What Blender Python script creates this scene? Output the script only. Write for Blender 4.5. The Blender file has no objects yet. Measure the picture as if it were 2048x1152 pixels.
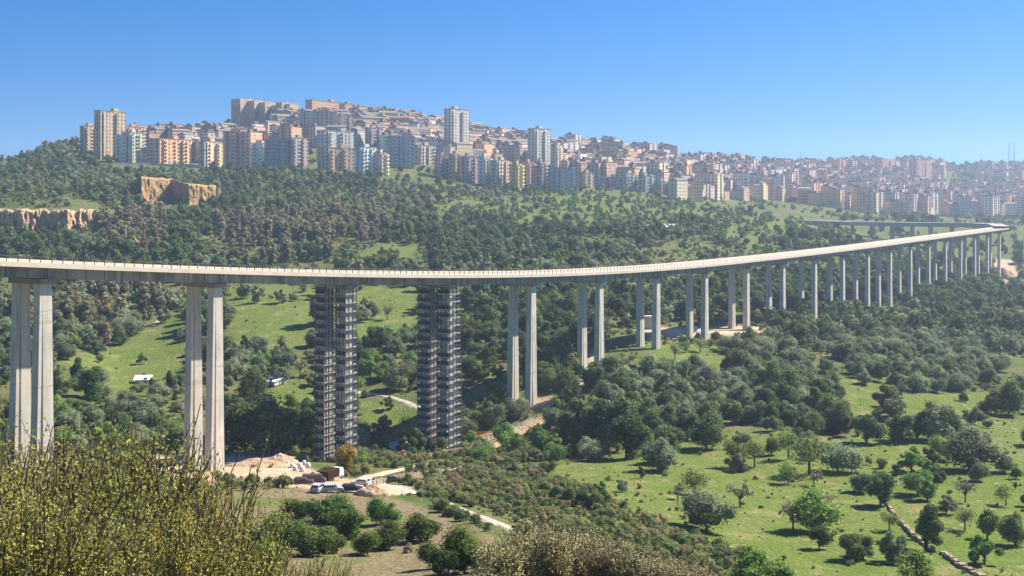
import bpy, math, random
import numpy as np
from mathutils import Vector, Matrix
random.seed(7); RNG = np.random.default_rng(7)
SC = bpy.context.scene; COL = SC.collection
F = 2472.0; HOR = 380.0                       # lens in photo pixels, row of the horizon
# ---------------------------------------------------------------- camera, sky, sun, exposure
cam_d = bpy.data.cameras.new('camera'); cam = bpy.data.objects.new('camera', cam_d); COL.objects.link(cam)
cam.rotation_euler = (math.radians(90), 0, 0); cam.location = (0, 0, 0)
cam_d.sensor_width = 36; cam_d.lens = 36 * F / 2048; cam_d.shift_y = (HOR - 576) / 2048
cam_d.clip_start = 0.5; cam_d.clip_end = 60000
SC.camera = cam
SUN_AZ, SUN_EL = 61.0, 44.0
W = bpy.data.worlds.new('World'); SC.world = W; W.use_nodes = True
nt = W.node_tree; bg = nt.nodes['Background']
sky = nt.nodes.new('ShaderNodeTexSky'); sky.sky_type = 'NISHITA'; sky.sun_disc = False
sky.sun_elevation = math.radians(SUN_EL); sky.sun_rotation = math.radians(SUN_AZ)
sky.altitude = 0; sky.air_density = 1.0; sky.dust_density = 0.3; sky.ozone_density = 3.0
_tc = nt.nodes.new('ShaderNodeTexCoord'); _ad = nt.nodes.new('ShaderNodeVectorMath'); _ad.operation = 'ADD'; _ad.inputs[1].default_value = (0, 0, 0.13)
_nm = nt.nodes.new('ShaderNodeVectorMath'); _nm.operation = 'NORMALIZE'; _hs = nt.nodes.new('ShaderNodeHueSaturation'); _hs.inputs['Saturation'].default_value = 1.5; _hs.inputs['Hue'].default_value = .508; _hs.inputs['Value'].default_value = 1.26
nt.links.new(_tc.outputs['Generated'], _ad.inputs[0]); nt.links.new(_ad.outputs[0], _nm.inputs[0]); nt.links.new(_nm.outputs[0], sky.inputs[0])
nt.links.new(sky.outputs[0], _hs.inputs['Color']); nt.links.new(_hs.outputs[0], bg.inputs[0]); bg.inputs[1].default_value = 0.055
sl = bpy.data.lights.new('sun', 'SUN'); sl.energy = 5.0; sl.angle = math.radians(0.5); sl.color = (1, 0.91, 0.78)
sun = bpy.data.objects.new('sun', sl); COL.objects.link(sun)
a_, e_ = math.radians(SUN_AZ), math.radians(SUN_EL)
SDIR = Vector((math.sin(a_) * math.cos(e_), math.cos(a_) * math.cos(e_), math.sin(e_)))
sun.rotation_euler = SDIR.to_track_quat('Z', 'Y').to_euler(); sun.location = SDIR * 500
SC.view_settings.view_transform = 'Standard'; SC.view_settings.look = 'None'
SC.view_settings.exposure = 1.12; SC.view_settings.gamma = 1
SC.cycles.volume_bounces = 0; SC.cycles.max_bounces = 6; SC.cycles.transparent_max_bounces = 8
# ---------------------------------------------------------------- helpers
def mat(name, color, rough=0.9, noise=None, spec=0.2, obj_rand=0.0, metallic=0.0, bump=None, trans=0.0, stripes=None):
    """noise: list of (scale, strength, colour2, coords) layers mixed over the base colour."""
    m = bpy.data.materials.new(name); m.use_nodes = True; t = m.node_tree; N = t.nodes; L = t.links
    p = N['Principled BSDF']; p.inputs['Roughness'].default_value = rough; p.inputs['Metallic'].default_value = metallic
    p.inputs['Specular IOR Level'].default_value = spec
    tc = N.new('ShaderNodeTexCoord')
    cur = N.new('ShaderNodeRGB'); cur.outputs[0].default_value = (*color, 1); cur = cur.outputs[0]
    for (sc_, lo, hi, col2, coord) in (noise or []):
        n = N.new('ShaderNodeTexNoise'); n.inputs['Scale'].default_value = 1.0; n.inputs['Detail'].default_value = 4
        mp = N.new('ShaderNodeMapping'); s3 = sc_ if isinstance(sc_, tuple) else (sc_,) * 3; mp.inputs['Scale'].default_value = s3
        if coord == 'World':
            g = N.new('ShaderNodeNewGeometry'); L.new(g.outputs['Position'], mp.inputs[0])
        else: L.new(tc.outputs['Object'], mp.inputs[0])
        L.new(mp.outputs[0], n.inputs['Vector'])
        r = N.new('ShaderNodeMapRange'); r.inputs[1].default_value = lo; r.inputs[2].default_value = hi
        L.new(n.outputs[0], r.inputs[0])
        mx = N.new('ShaderNodeMix'); mx.data_type = 'RGBA'; L.new(r.outputs[0], mx.inputs[0]); L.new(cur, mx.inputs[6])
        mx.inputs[7].default_value = (*col2, 1); cur = mx.outputs[2]
    if obj_rand:
        oi = N.new('ShaderNodeObjectInfo'); h = N.new('ShaderNodeHueSaturation')
        r1 = N.new('ShaderNodeMapRange'); r1.inputs[3].default_value = 1 - obj_rand; r1.inputs[4].default_value = 1 + obj_rand
        L.new(oi.outputs['Random'], r1.inputs[0]); L.new(r1.outputs[0], h.inputs['Value'])
        ml = N.new('ShaderNodeMath'); ml.operation = 'MULTIPLY'; ml.inputs[1].default_value = 7.31; L.new(oi.outputs['Random'], ml.inputs[0])
        fr = N.new('ShaderNodeMath'); fr.operation = 'FRACT'; L.new(ml.outputs[0], fr.inputs[0])
        r2 = N.new('ShaderNodeMapRange'); r2.inputs[3].default_value = 0.5 - obj_rand * 0.09; r2.inputs[4].default_value = 0.5 + obj_rand * 0.06
        L.new(fr.outputs[0], r2.inputs[0]); L.new(r2.outputs[0], h.inputs['Hue']); L.new(cur, h.inputs['Color']); cur = h.outputs[0]
    L.new(cur, p.inputs['Base Color'])
    if bump:
        n = N.new('ShaderNodeTexNoise'); n.inputs['Scale'].default_value = bump[0]; n.inputs['Detail'].default_value = 5
        L.new(tc.outputs['Object'], n.inputs['Vector'])
        b = N.new('ShaderNodeBump'); b.inputs['Distance'].default_value = bump[1]; b.inputs['Strength'].default_value = 1
        L.new(n.outputs[0], b.inputs['Height']); L.new(b.outputs[0], p.inputs['Normal'])
    if trans:
        tr = N.new('ShaderNodeBsdfTranslucent'); L.new(cur, tr.inputs[0]); ms = N.new('ShaderNodeMixShader'); ms.inputs[0].default_value = trans
        out = N['Material Output']; L.new(p.outputs[0], ms.inputs[1]); L.new(tr.outputs[0], ms.inputs[2]); L.new(ms.outputs[0], out.inputs[0])
    return m

class MB:
    def __init__(s): s.v = []; s.f = []
    def box(s, c, size, ax=None, taper=1.0):
        """box centred at c; ax = (x axis, y axis, z axis) unit vectors"""
        X, Y, Z = ax or (Vector((1, 0, 0)), Vector((0, 1, 0)), Vector((0, 0, 1)))
        c = Vector(c); k = len(s.v); a, b, h = size[0] / 2, size[1] / 2, size[2] / 2
        for dz in (-1, 1):
            t = taper if dz > 0 else 1
            for dx, dy in ((-1, -1), (1, -1), (1, 1), (-1, 1)): s.v.append(tuple(c + X * (dx * a * t) + Y * (dy * b * t) + Z * (dz * h)))
        s.f += [tuple(k + i for i in q) for q in ((0, 3, 2, 1), (4, 5, 6, 7), (0, 1, 5, 4), (1, 2, 6, 5), (2, 3, 7, 6), (3, 0, 4, 7))]
    def hexa(s, lo, hi):
        """prism between two quads (lists of 4 points)"""
        k = len(s.v); s.v += [tuple(p) for p in lo] + [tuple(p) for p in hi]; n = len(lo)
        s.f.append(tuple(k + i for i in reversed(range(n)))); s.f.append(tuple(k + n + i for i in range(n)))
        for i in range(n): j = (i + 1) % n; s.f.append((k + i, k + j, k + n + j, k + n + i))
    def tube(s, pts, r, n=5, r2=None):
        pts = [Vector(p) for p in pts]; k = len(s.v); m = len(pts)
        for i, p in enumerate(pts):
            d = (pts[min(i + 1, m - 1)] - pts[max(i - 1, 0)]).normalized()
            a = d.orthogonal().normalized() if abs(d.z) < 0.95 else (Vector((1, 0, 0)) - d * d.x).normalized()
            b = d.cross(a); rr = r if r2 is None else r + (r2 - r) * i / max(1, m - 1)
            for q in range(n):
                t = 2 * math.pi * q / n; s.v.append(tuple(p + (a * math.cos(t) + b * math.sin(t)) * rr))
        for i in range(m - 1):
            for q in range(n): w = (q + 1) % n; s.f.append((k + i * n + q, k + i * n + w, k + (i + 1) * n + w, k + (i + 1) * n + q))
        s.f.append(tuple(k + q for q in reversed(range(n)))); s.f.append(tuple(k + (m - 1) * n + q for q in range(n)))
    def quad(s, a, b, c, d): k = len(s.v); s.v += [tuple(a), tuple(b), tuple(c), tuple(d)]; s.f.append((k, k + 1, k + 2, k + 3))
    def mesh(s, name, m, smooth=False):
        me = bpy.data.meshes.new(name); me.from_pydata(s.v, [], s.f); me.materials.append(m)
        if smooth: me.polygons.foreach_set('use_smooth', [True] * len(s.f))
        return me
    def build(s, name, m, parent=None, smooth=False): return link(name, s.mesh(name, m, smooth), parent)
def link(name, data, parent=None, loc=None, rz=None, scale=None):
    o = bpy.data.objects.new(name, data); COL.objects.link(o)
    if parent is not None: o.parent = parent
    if loc is not None: o.location = loc
    if rz is not None: o.rotation_euler = (0, 0, rz)
    if scale is not None: o.scale = scale if hasattr(scale, '__len__') else (scale,) * 3
    return o
def tag(o, label=None, cat=None, group=None, kind=None):
    if label: o['label'] = label
    if cat: o['category'] = cat
    if group: o['group'] = group
    if kind: o['kind'] = kind
    return o
def thing(name, loc, label, cat, group=None, rz=0, scale=None): return tag(link(name, None, None, loc, rz, scale), label, cat, group)
def dup(o, parent=None):
    c = o.copy(); COL.objects.link(c)
    if parent is not None: c.parent = parent
    for ch in list(o.children): dup(ch, c)
    return c
# value noise
_P = RNG.random((256, 256))
def vnoise(x, y):
    x = np.asarray(x, float); y = np.asarray(y, float)
    xi = np.floor(x).astype(int); yi = np.floor(y).astype(int); fx = x - xi; fy = y - yi
    fx = fx * fx * (3 - 2 * fx); fy = fy * fy * (3 - 2 * fy)
    a = _P[xi & 255, yi & 255]; b = _P[(xi + 1) & 255, yi & 255]; c = _P[xi & 255, (yi + 1) & 255]; d = _P[(xi + 1) & 255, (yi + 1) & 255]
    return (a * (1 - fx) + b * fx) * (1 - fy) + (c * (1 - fx) + d * fx) * fy
def fbm(x, y, o=4):
    s = 0; a = 1; t = 0
    for i in range(o): s = s + a * vnoise(x * 2 ** i + 17 * i, y * 2 ** i + 31 * i); t += a; a *= .5
    return s / t
# ---------------------------------------------------------------- terrain
NEAR = [(1, -1.7), (6, -2.6), (15, -6.3), (30, -12), (50, -19), (75, -26.5)]
COLS = {
 -400: [(110,1120),(160,1040),(214,955),(280,870),(350,780),(480,650),(600,560),(700,490),(850,420),(1000,370),(1100,340),(1400,360),(3200,400)],
 0:    [(110,1120),(160,1040),(214,955),(280,870),(350,775),(480,640),(600,540),(700,468),(728,462),(742,420),(850,385),(1000,345),(1100,328),(1200,332),(1700,370),(3200,400)],
 130:  [(110,1120),(160,1030),(214,955),(280,870),(350,775),(480,640),(600,540),(700,468),(728,462),(742,420),(850,380),(980,345),(1060,318),(1150,288),(1250,292),(1700,370),(3200,400)],
 250:  [(110,1125),(160,1030),(190,985),(247,945),(300,880),(350,800),(420,715),(500,635),(600,540),(700,470),(800,418),(900,372),(980,345),(1050,328),(1200,300),(1350,282),(1700,320),(3200,400)],
 500:  [(110,1150),(150,1060),(190,975),(247,940),(281,918),(310,885),(350,815),(400,720),(450,655),(550,575),(650,520),(800,440),(900,390),(1000,350),(1060,335),(1200,300),(1350,262),(1450,244),(1800,300),(3200,400)],
 750:  [(110,1150),(150,1070),(190,983),(240,950),(285,922),(318,900),(345,850),(375,780),(420,690),(520,600),(600,540),(700,480),(850,415),(980,365),(1060,345),(1200,300),(1350,270),(1500,243),(1900,300),(3200,400)],
 1000: [(110,1135),(150,1060),(200,990),(250,950),(315,903),(335,860),(349,800),(420,700),(500,610),(600,540),(700,495),(850,430),(980,395),(1080,374),(1200,345),(1350,315),(1550,284),(2000,330),(3200,400)],
 1250: [(110,1170),(145,1100),(160,1075),(178,1055),(200,1010),(240,955),(290,895),(330,825),(382,735),(416,688),(470,655),(550,585),(650,525),(800,460),(950,422),(1100,396),(1250,368),(1400,340),(1600,307),(2100,340),(3200,400)],
 1500: [(110,1290),(150,1170),(180,1090),(220,1000),(260,930),(300,870),(350,790),(420,705),(484,660),(560,620),(650,560),(750,500),(900,456),(1000,436),(1100,428),(1300,410),(1500,390),(1700,365),(1950,342),(2400,350),(3200,400)],
 1750: [(110,1350),(150,1200),(180,1105),(220,1010),(260,930),(300,870),(350,800),(420,720),(520,660),(618,632),(700,590),(800,540),(900,500),(1000,486),(1150,472),(1230,448),(1400,432),(1700,412),(2000,385),(2300,350),(2500,332),(3200,370)],
 2048: [(110,1380),(150,1210),(180,1110),(220,1015),(260,940),(300,885),(350,820),(420,750),(520,680),(618,635),(720,600),(888,570),(1000,530),(1150,490),(1250,465),(1500,445),(1800,420),(2100,390),(2400,355),(2600,322),(3200,350)],
 2448: [(110,1380),(150,1210),(180,1110),(220,1015),(260,940),(300,885),(350,820),(420,750),(520,680),(618,635),(720,600),(888,565),(1000,520),(1200,470),(1500,440),(1800,405),(2100,370),(2400,335),(2600,305),(3200,340)],
}
CX = sorted(COLS); LZ = np.linspace(0, math.log(3400), 360)
TAB = []
for c in CX:
    pts = NEAR + [(z, -(y - HOR) / F * z) for z, y in COLS[c]]
    pts = sorted(pts); hh = np.interp(LZ, [math.log(p[0]) for p in pts], [p[1] for p in pts])
    k = np.array([1, 2, 3, 2, 1.]) / 9; hh = np.convolve(np.pad(hh, 2, 'edge'), k, 'valid'); TAB.append(hh)
TAB = np.array(TAB); CXa = np.array(CX, float)
def h0(X, Y):
    X = np.asarray(X, float); Y = np.asarray(Y, float)
    px = np.clip(1024 + F * X / np.maximum(Y, 40), CX[0], CX[-1] - .01)
    i = np.clip(np.searchsorted(CXa, px, 'right') - 1, 0, len(CX) - 2); t = (px - CXa[i]) / (CXa[i + 1] - CXa[i])
    lz = np.log(np.clip(Y, 1.0, 3399)) / LZ[-1] * (len(LZ) - 1); j = np.clip(lz.astype(int), 0, len(LZ) - 2); g = lz - j
    def row(q):
        q = np.clip(q, 0, len(CX) - 1); return TAB[q, j] * (1 - g) + TAB[q, j + 1] * g
    p0, p1, p2, p3 = row(i - 1), row(i), row(i + 1), row(i + 2)
    r = p1 + 0.5 * t * (p2 - p0 + t * (2 * p0 - 5 * p1 + 4 * p2 - p3 + t * (3 * (p1 - p2) + p3 - p0)))
    amp = np.clip((Y - 330) / 400, .12, 1)
    r = r + amp * 5 * (fbm(X / 60, Y / 60) - .5) + np.clip((Y - 60) / 200, 0, 1) * 1.2 * (fbm(X / 13 + 5, Y / 13) - .5)
    # streambed bank in front of the right meadow
    return r
NR, NC = 620, 480
Yr = np.concatenate([np.linspace(-60, 8, 14), np.exp(np.linspace(math.log(9), math.log(3390), NR - 14))])
Sr = np.linspace(-1.0, 1.0, NC) * 0.62
GX = Sr[None, :] * (np.maximum(Yr, 0)[:, None] + 90); GY = np.repeat(Yr[:, None], NC, 1)
GZ = h0(GX, GY)
# rock cuts: the slope is stepped along each face
def pz(px, z, y): return Vector(((px - 1024) / F * z, z, -(y - HOR) / F * z))
CUTS = [ # line of the face (column, depth), foot row, top row
 ([(-60, 722), (0, 735), (45, 728), (90, 738), (135, 730), (150, 742), (190, 752)], 466, 420), ([(283, 858), (345, 884), (378, 848), (432, 870)], 409, [352, 358, 369, 371]) ]
PXr = 1024 + F * GX / np.maximum(GY, 5)
for line, foot, top in CUTS:
    lx = [p[0] for p in line]; zw = np.interp(PXr, lx, [p[1] for p in line]); inn = (PXr > lx[0] - 4) & (PXr < lx[-1] + 4)
    tp = np.interp(PXr, lx, top) if isinstance(top, list) else top
    lo = -(foot - HOR) / F * zw; hi = -(tp - HOR) / F * zw
    GZ = np.where(inn & (GY < zw + 3) & (GY > zw - 45), np.minimum(GZ, lo), GZ); GZ = np.where(inn & (GY > zw + 3) & (GY < zw + 160), np.maximum(GZ, hi), GZ)
    GZ = np.where(inn & (GY > zw + 3) & (GY < zw + 14), hi, GZ)
def ground(X, Y):
    X = np.asarray(X, float); Y = np.asarray(Y, float)
    r = np.clip(np.interp(Y, Yr, np.arange(NR)), 0, NR - 1.001); i = r.astype(int); fr = r - i
    c = np.clip((X / (np.maximum(Y, 0) + 90) / 0.62 + 1) / 2 * (NC - 1), 0, NC - 1.001); j = c.astype(int); fc = c - j
    return (GZ[i, j] * (1 - fc) + GZ[i, j + 1] * fc) * (1 - fr) + (GZ[i + 1, j] * (1 - fc) + GZ[i + 1, j + 1] * fc) * fr
_T = np.exp(np.linspace(math.log(8), math.log(3300), 2600))
def hit(px, py, zmin=0):
    """first point of the ground seen through pixel (px, py) of the photograph"""
    u = (px - 1024) / F; v = (HOR - py) / F
    g = ground(u * _T, _T); k = np.nonzero((v * _T <= g) & (_T > zmin))[0]
    if len(k) == 0: return None
    z = _T[k[0]]; return Vector((u * z, z, float(ground(u * z, z))))
def pix(X, Y, Z): return 1024 + F * X / Y, HOR - F * Z / Y
def gv(x, y, dz=0): return Vector((x, y, float(ground(x, y)) + dz))
def inpoly(px, py, poly):
    n = len(poly); r = np.zeros(np.shape(px), bool); j = n - 1
    for i in range(n):
        xi, yi = poly[i]; xj, yj = poly[j]
        c = ((yi > py) != (yj > py)) & (px < (xj - xi) * (py - yi) / (yj - yi + 1e-9) + xi); r ^= c; j = i
    return r
# ---------------------------------------------------------------- ground sheet and its cover
PXg, PYg = pix(GX, np.maximum(GY, 5), GZ)
SOIL = [ [(380,985),(560,978),(620,975),(700,974),(800,1000),(860,1020),(930,1048),(1000,1075),(960,1110),(985,1180),(1000,1300),(300,1300)] ]        # ploughed field
CLEAR = [ [(455,905),(560,900),(640,948),(720,962),(830,975),(800,992),(600,975),(430,965)], [(300,910),(460,930),(440,975),(250,960)],
          [(760,895),(800,876),(840,880),(830,905),(775,915)], [(920,866),(990,862),(1060,842),(1100,828),(1104,834),(1060,856),(1010,880),(960,880)],
          [(1055,798),(1100,790),(1110,806),(1060,822)], [(1180,700),(1212,694),(1196,725),(1176,742)],
          [(1290,655),(1520,652),(1530,668),(1300,680)], [(1985,520),(2030,520),(2040,570),(2000,580)] ]
GRASS = [ [(455,580),(560,568),(640,562),(625,690),(560,702),(450,695)], [(700,572),(835,572),(830,660),(720,690),(700,640)],
          [(300,640),(372,615),(372,730),(300,765),(250,790),(115,725),(250,690)], [(520,760),(640,775),(640,840),(530,820)],
          [(720,790),(840,820),(830,870),(730,860)], [(1290,690),(1440,690),(1460,745),(1300,745)],
          [(1620,750),(1780,765),(1745,850),(1680,860),(1690,790)], [(1780,790),(2048,780),(2048,840),(1800,830)],
          [(1080,935),(1350,880),(1520,860),(1700,880),(1760,850),(2100,840),(2200,1400),(1300,1400),(1560,1152),(1240,1010)],
          [(1420,445),(1540,432),(1720,465),(1700,490),(1500,500),(1430,480)], [(870,410),(1100,385),(1380,395),(1420,440),(1150,445),(900,440)], [(680,520),(760,490),(830,480),(830,515),(700,540)] ]
def anyp(polys, jit=10):
    jx = PXg + (fbm(GX / 9, GY / 9) - .5) * jit * 2; jy = PYg + (fbm(GX / 9 + 40, GY / 9) - .5) * jit
    r = np.zeros(PXg.shape, bool)
    for p in polys: r |= inpoly(jx, jy, p)
    return r & (GY > 60)
cov = np.zeros((NR, NC, 4), np.float32); cov[..., 3] = 1
cov[..., 0] = anyp(SOIL); cov[..., 1] = anyp(CLEAR, 6); cov[..., 2] = anyp(GRASS) * np.where(PYg < 500, .55, 1.0)
def blur(a):
    b = np.pad(a, ((1, 1), (1, 1), (0, 0)), 'edge'); return (b[1:-1, 1:-1] * 4 + b[:-2, 1:-1] + b[2:, 1:-1] + b[1:-1, :-2] + b[1:-1, 2:]) / 8
cov = blur(cov)
gm = bpy.data.materials.new('ground_cover'); gm.use_nodes = True
def ground_material(m):
    t = m.node_tree; N = t.nodes; L = t.links; p = N['Principled BSDF']; p.inputs['Roughness'].default_value = 1; p.inputs['Specular IOR Level'].default_value = 0.05
    g = N.new('ShaderNodeNewGeometry'); at = N.new('ShaderNodeVertexColor'); at.layer_name = 'cover'
    sp = N.new('ShaderNodeSeparateColor'); L.new(at.outputs[0], sp.inputs[0])
    def noise(s, lo, hi, det=5):
        n = N.new('ShaderNodeTexNoise'); n.inputs['Scale'].default_value = s; n.inputs['Detail'].default_value = det; L.new(g.outputs['Position'], n.inputs['Vector'])
        r = N.new('ShaderNodeMapRange'); r.inputs[1].default_value = lo; r.inputs[2].default_value = hi; L.new(n.outputs[0], r.inputs[0]); return r.outputs[0]
    def mix(f, a, b):
        x = N.new('ShaderNodeMix'); x.data_type = 'RGBA'
        for k, q in ((0, f), (6, a), (7, b)):
            if isinstance(q, tuple): x.inputs[k].default_value = (*q, 1)
            elif isinstance(q, float): x.inputs[k].default_value = q
            else: L.new(q, x.inputs[k])
        return x.outputs[2]
    scrub = mix(noise(.05, .35, .65), (.09, .125, .035), (.17, .165, .07)); scrub = mix(noise(.6, .45, .7), scrub, (.06, .085, .025))
    grass = mix(noise(.045, .35, .65), (.125, .175, .036), (.175, .195, .06)); grass = mix(noise(.9, .4, .75), grass, (.085, .14, .02)); grass = mix(noise(.16, .54, .68), grass, (.23, .21, .085)); grass = mix(noise(2.6, .52, .68), grass, (.07, .115, .02)); grass = mix(noise(.33, .62, .7), grass, (.27, .23, .13)); grass = mix(noise(.09, .58, .66), grass, (.1, .15, .025))
    soil = mix(noise(.12, .35, .7), (.24, .185, .115), (.18, .165, .075)); soil = mix(noise(1.1, .45, .7), soil, (.14, .11, .06)); soil = mix(noise(.07, .52, .6), soil, (.13, .15, .05))
    clear = mix(noise(.15, .35, .65), (.5, .39, .27), (.42, .27, .16)); clear = mix(noise(.9, .5, .7), clear, (.55, .5, .4))
    c = mix(sp.outputs[2], scrub, grass); c = mix(sp.outputs[0], c, soil); c = mix(sp.outputs[1], c, clear)
    L.new(c, p.inputs['Base Color'])
    n = N.new('ShaderNodeTexNoise'); n.inputs['Scale'].default_value = 1.3; n.inputs['Detail'].default_value = 6; L.new(g.outputs['Position'], n.inputs['Vector'])
    b = N.new('ShaderNodeBump'); b.inputs['Distance'].default_value = .5; L.new(n.outputs[0], b.inputs['Height']); L.new(b.outputs[0], p.inputs['Normal'])
ground_material(gm)
me = bpy.data.meshes.new('terrain'); vv = np.stack([GX, GY, GZ], -1).reshape(-1, 3)
idx = np.arange(NR * NC).reshape(NR, NC); fc = np.stack([idx[:-1, :-1], idx[:-1, 1:], idx[1:, 1:], idx[1:, :-1]], -1).reshape(-1, 4)
me.vertices.add(len(vv)); me.vertices.foreach_set('co', vv.ravel()); me.loops.add(fc.size); me.loops.foreach_set('vertex_index', fc.ravel())
me.polygons.add(len(fc)); me.polygons.foreach_set('loop_start', np.arange(0, fc.size, 4)); me.polygons.foreach_set('loop_total', np.full(len(fc), 4))
me.update(); me.polygons.foreach_set('use_smooth', [True] * len(fc))
ca = me.color_attributes.new('cover', 'FLOAT_COLOR', 'POINT'); ca.data.foreach_set('color', cov.reshape(-1)); me.materials.append(gm)
tag(link('terrain', me), kind='structure', label='green valley slopes rising to the hill town', cat='terrain')
# ---------------------------------------------------------------- viaduct
Z0 = 214.0; PITCH_Z = .1575 * Z0; PITCH_X = 248.3 / F * Z0; X0 = -959 / F * Z0
PL = math.hypot(PITCH_X, PITCH_Z); D = Vector((PITCH_X, PITCH_Z, 0)).normalized(); Nn = Vector((D.y, -D.x, 0)); UP = Vector((0, 0, 1))
# row of the near deck edge's top in the photograph, by column
EDGE = [(-900, 500), (-400, 505), (0, 527), (100, 530), (250, 535), (400, 541), (600, 547), (800, 551), (950, 552), (1100, 550), (1200, 546), (1300, 540), (1400, 532.5), (1500, 522), (1600, 511), (1700, 499), (1800, 486), (1900, 472.5), (2000, 459), (2060, 452)]
HW = 6.0
def axis(i): return Vector((X0 + PITCH_X * i, Z0 + PITCH_Z * i, 0))
DI = np.arange(-1.0, 21.01, 0.125); dz_ = []
for i in DI:
    p = axis(i) + Nn * HW; px = 1024 + F * p.x / p.y; dz_.append(-(np.interp(px, [e[0] for e in EDGE], [e[1] for e in EDGE]) - HOR) / F * p.y)
dz_ = np.array(dz_); kk = np.ones(17) / 17; dz_ = np.convolve(np.pad(dz_, 8, 'reflect', reflect_type='odd'), kk, 'valid')
def deckz(i): return float(np.interp(i, DI, dz_))
IE = 20.55                                       # where the road bends away
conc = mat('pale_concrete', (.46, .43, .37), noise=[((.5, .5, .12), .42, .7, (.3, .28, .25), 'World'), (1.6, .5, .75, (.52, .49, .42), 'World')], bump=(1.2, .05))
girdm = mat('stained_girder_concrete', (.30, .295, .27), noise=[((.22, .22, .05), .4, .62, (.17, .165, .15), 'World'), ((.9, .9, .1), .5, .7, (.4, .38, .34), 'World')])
slabm = mat('bleached_road_slab', (.61, .53, .43), noise=[(.35, .45, .75, (.5, .43, .34), 'World'), (2.5, .5, .75, (.68, .62, .52), 'World')])
pierm = mat('pier_concrete', (.55, .51, .43), noise=[((.9, .9, .09), .45, .68, (.4, .38, .34), 'World'), ((.3, .3, .25), .45, .75, (.61, .57, .49), 'World'), ((.05, .05, .9), .62, .66, (.44, .41, .35), 'World'), ((2.2, 2.2, .06), .58, .72, (.33, .3, .26), 'World')], bump=(.8, .05))
railm = mat('dark_railing_steel', (.12, .105, .09), .6, metallic=.3)
rustm = mat('rust_stained_cap', (.3, .23, .16), noise=[(1.2, .4, .7, (.2, .19, .17), 'World')])
via = thing('viaduct', axis(0) + UP * deckz(0), 'long curving concrete road viaduct on tall paired columns crossing the green valley', 'viaduct')
VI = Matrix.Translation(-via.location)
def vb(mb, name, m, parent=via):
    o = mb.build(name, m, parent); base = Vector(via.location) if parent is via else Vector((0, 0, 0))
    o.location = -base; return o
def strip(lat0, lat1, z0, z1, step=.125, i0=-1.0, i1=IE):
    mb = MB(); ii = np.arange(i0, i1 + 1e-6, step); ring = []
    for i in ii:
        c = axis(i) + UP * deckz(i); k = len(mb.v)
        for a, b in ((lat0, z0), (lat1, z0), (lat1, z1), (lat0, z1)): mb.v.append(tuple(c + Nn * a + UP * b))
        ring.append(k)
    for a, b in zip(ring, ring[1:]):
        for q in range(4): w = (q + 1) % 4; mb.f.append((a + q, b + q, b + w, a + w))
    mb.f.append((ring[0], ring[0] + 1, ring[0] + 2, ring[0] + 3)); mb.f.append((ring[-1] + 3, ring[-1] + 2, ring[-1] + 1, ring[-1])); return mb
vb(strip(-HW, HW, -.55, -.12), 'deck_slab', slabm)
for s in (-1, 1):
    a, b = sorted((s * HW, s * (HW - .5))); vb(strip(a - .02 if s < 0 else a, b + (.02 if s > 0 else 0), -.62, .22 if s > 0 else .7), 'parapet', slabm)
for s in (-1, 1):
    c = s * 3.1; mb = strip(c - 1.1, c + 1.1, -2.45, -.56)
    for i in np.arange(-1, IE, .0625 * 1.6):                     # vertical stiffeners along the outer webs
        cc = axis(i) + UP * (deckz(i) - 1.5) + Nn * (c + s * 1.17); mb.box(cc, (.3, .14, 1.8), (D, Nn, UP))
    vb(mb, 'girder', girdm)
for s in (-1, 1):                                              # railings: posts on each side read as one run
    r = MB()
    b0 = .22 if s > 0 else .7
    for i in np.arange(-1, IE, (2.2 if s > 0 else 4.4) / PL):
        cc = axis(i) + UP * (deckz(i) + b0) + Nn * (s * (HW - .25)); r.box(cc + UP * (.5 if s > 0 else .3), (.12 if s > 0 else .3, .12, 1.0 if s > 0 else .6), (D, Nn, UP))
    for hgt in ((.55, 1.0) if s > 0 else (.5,)):
        q = strip(s * (HW - .25) - .03, s * (HW - .25) + .03, b0 + hgt - .03, b0 + hgt + .03); k = len(r.v); r.v += q.v; r.f += [tuple(x + k for x in f) for f in q.f]
    vb(r, 'railing', railm)
def column_mesh(top, bot, lat):
    """H-like leg: broad shaft, recessed web and outer rib that spreads towards the foot"""
    L = top - bot; mb = MB(); a = Nn; d = D
    def q(z, x0, x1, y0, y1): return [d * x0 + a * y0 + UP * z, d * x1 + a * y0 + UP * z, d * x1 + a * y1 + UP * z, d * x0 + a * y1 + UP * z]
    w = .82; w2 = w + .0035 * L; ext = .02 * L
    mb.hexa(q(-L, -.75, 1.25 + ext * .3, -w2, w2), q(0, -.75, 1.05, -w, w))
    if ext > .25:
        mb.hexa(q(-L, -.76 - ext, -.75, -w2 * .55, w2 * .55), q(-L * .12, -.78, -.75, -w * .55, w * .55))
        mb.hexa(q(-L, -1.45 - ext, -.76 - ext, -w2, w2), q(-L * .05, -1.35, -.78, -w, w))
    mb.hexa(q(-L * .05 + .01, -1.35, -.751, -w, w), q(0, -1.35, -.751, -w, w))
    return mb
PIERS = []
for i in list(range(-1, 21)):
    c = axis(i); top = deckz(i) - 3.35
    capm = MB(); capm.box(c + UP * (deckz(i) - 2.91), (3.2, 9.0, .9), (D, Nn, UP)); capm.box(c + UP * (deckz(i) - 1.5), (1.0, 4.0, 1.8), (D, Nn, UP))
    pr = link('pier', None, via, c + UP * top - Vector(via.location))
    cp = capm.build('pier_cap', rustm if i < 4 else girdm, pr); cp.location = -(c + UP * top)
    for s in (-1, 1):
        p = c + Nn * (3.0 * s); bot = float(ground(p.x, p.y)) - 1.5
        o = column_mesh(top, bot, s).build('column', pierm, pr); o.location = Nn * (3.0 * s)
    PIERS.append((i, c, top))
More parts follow.
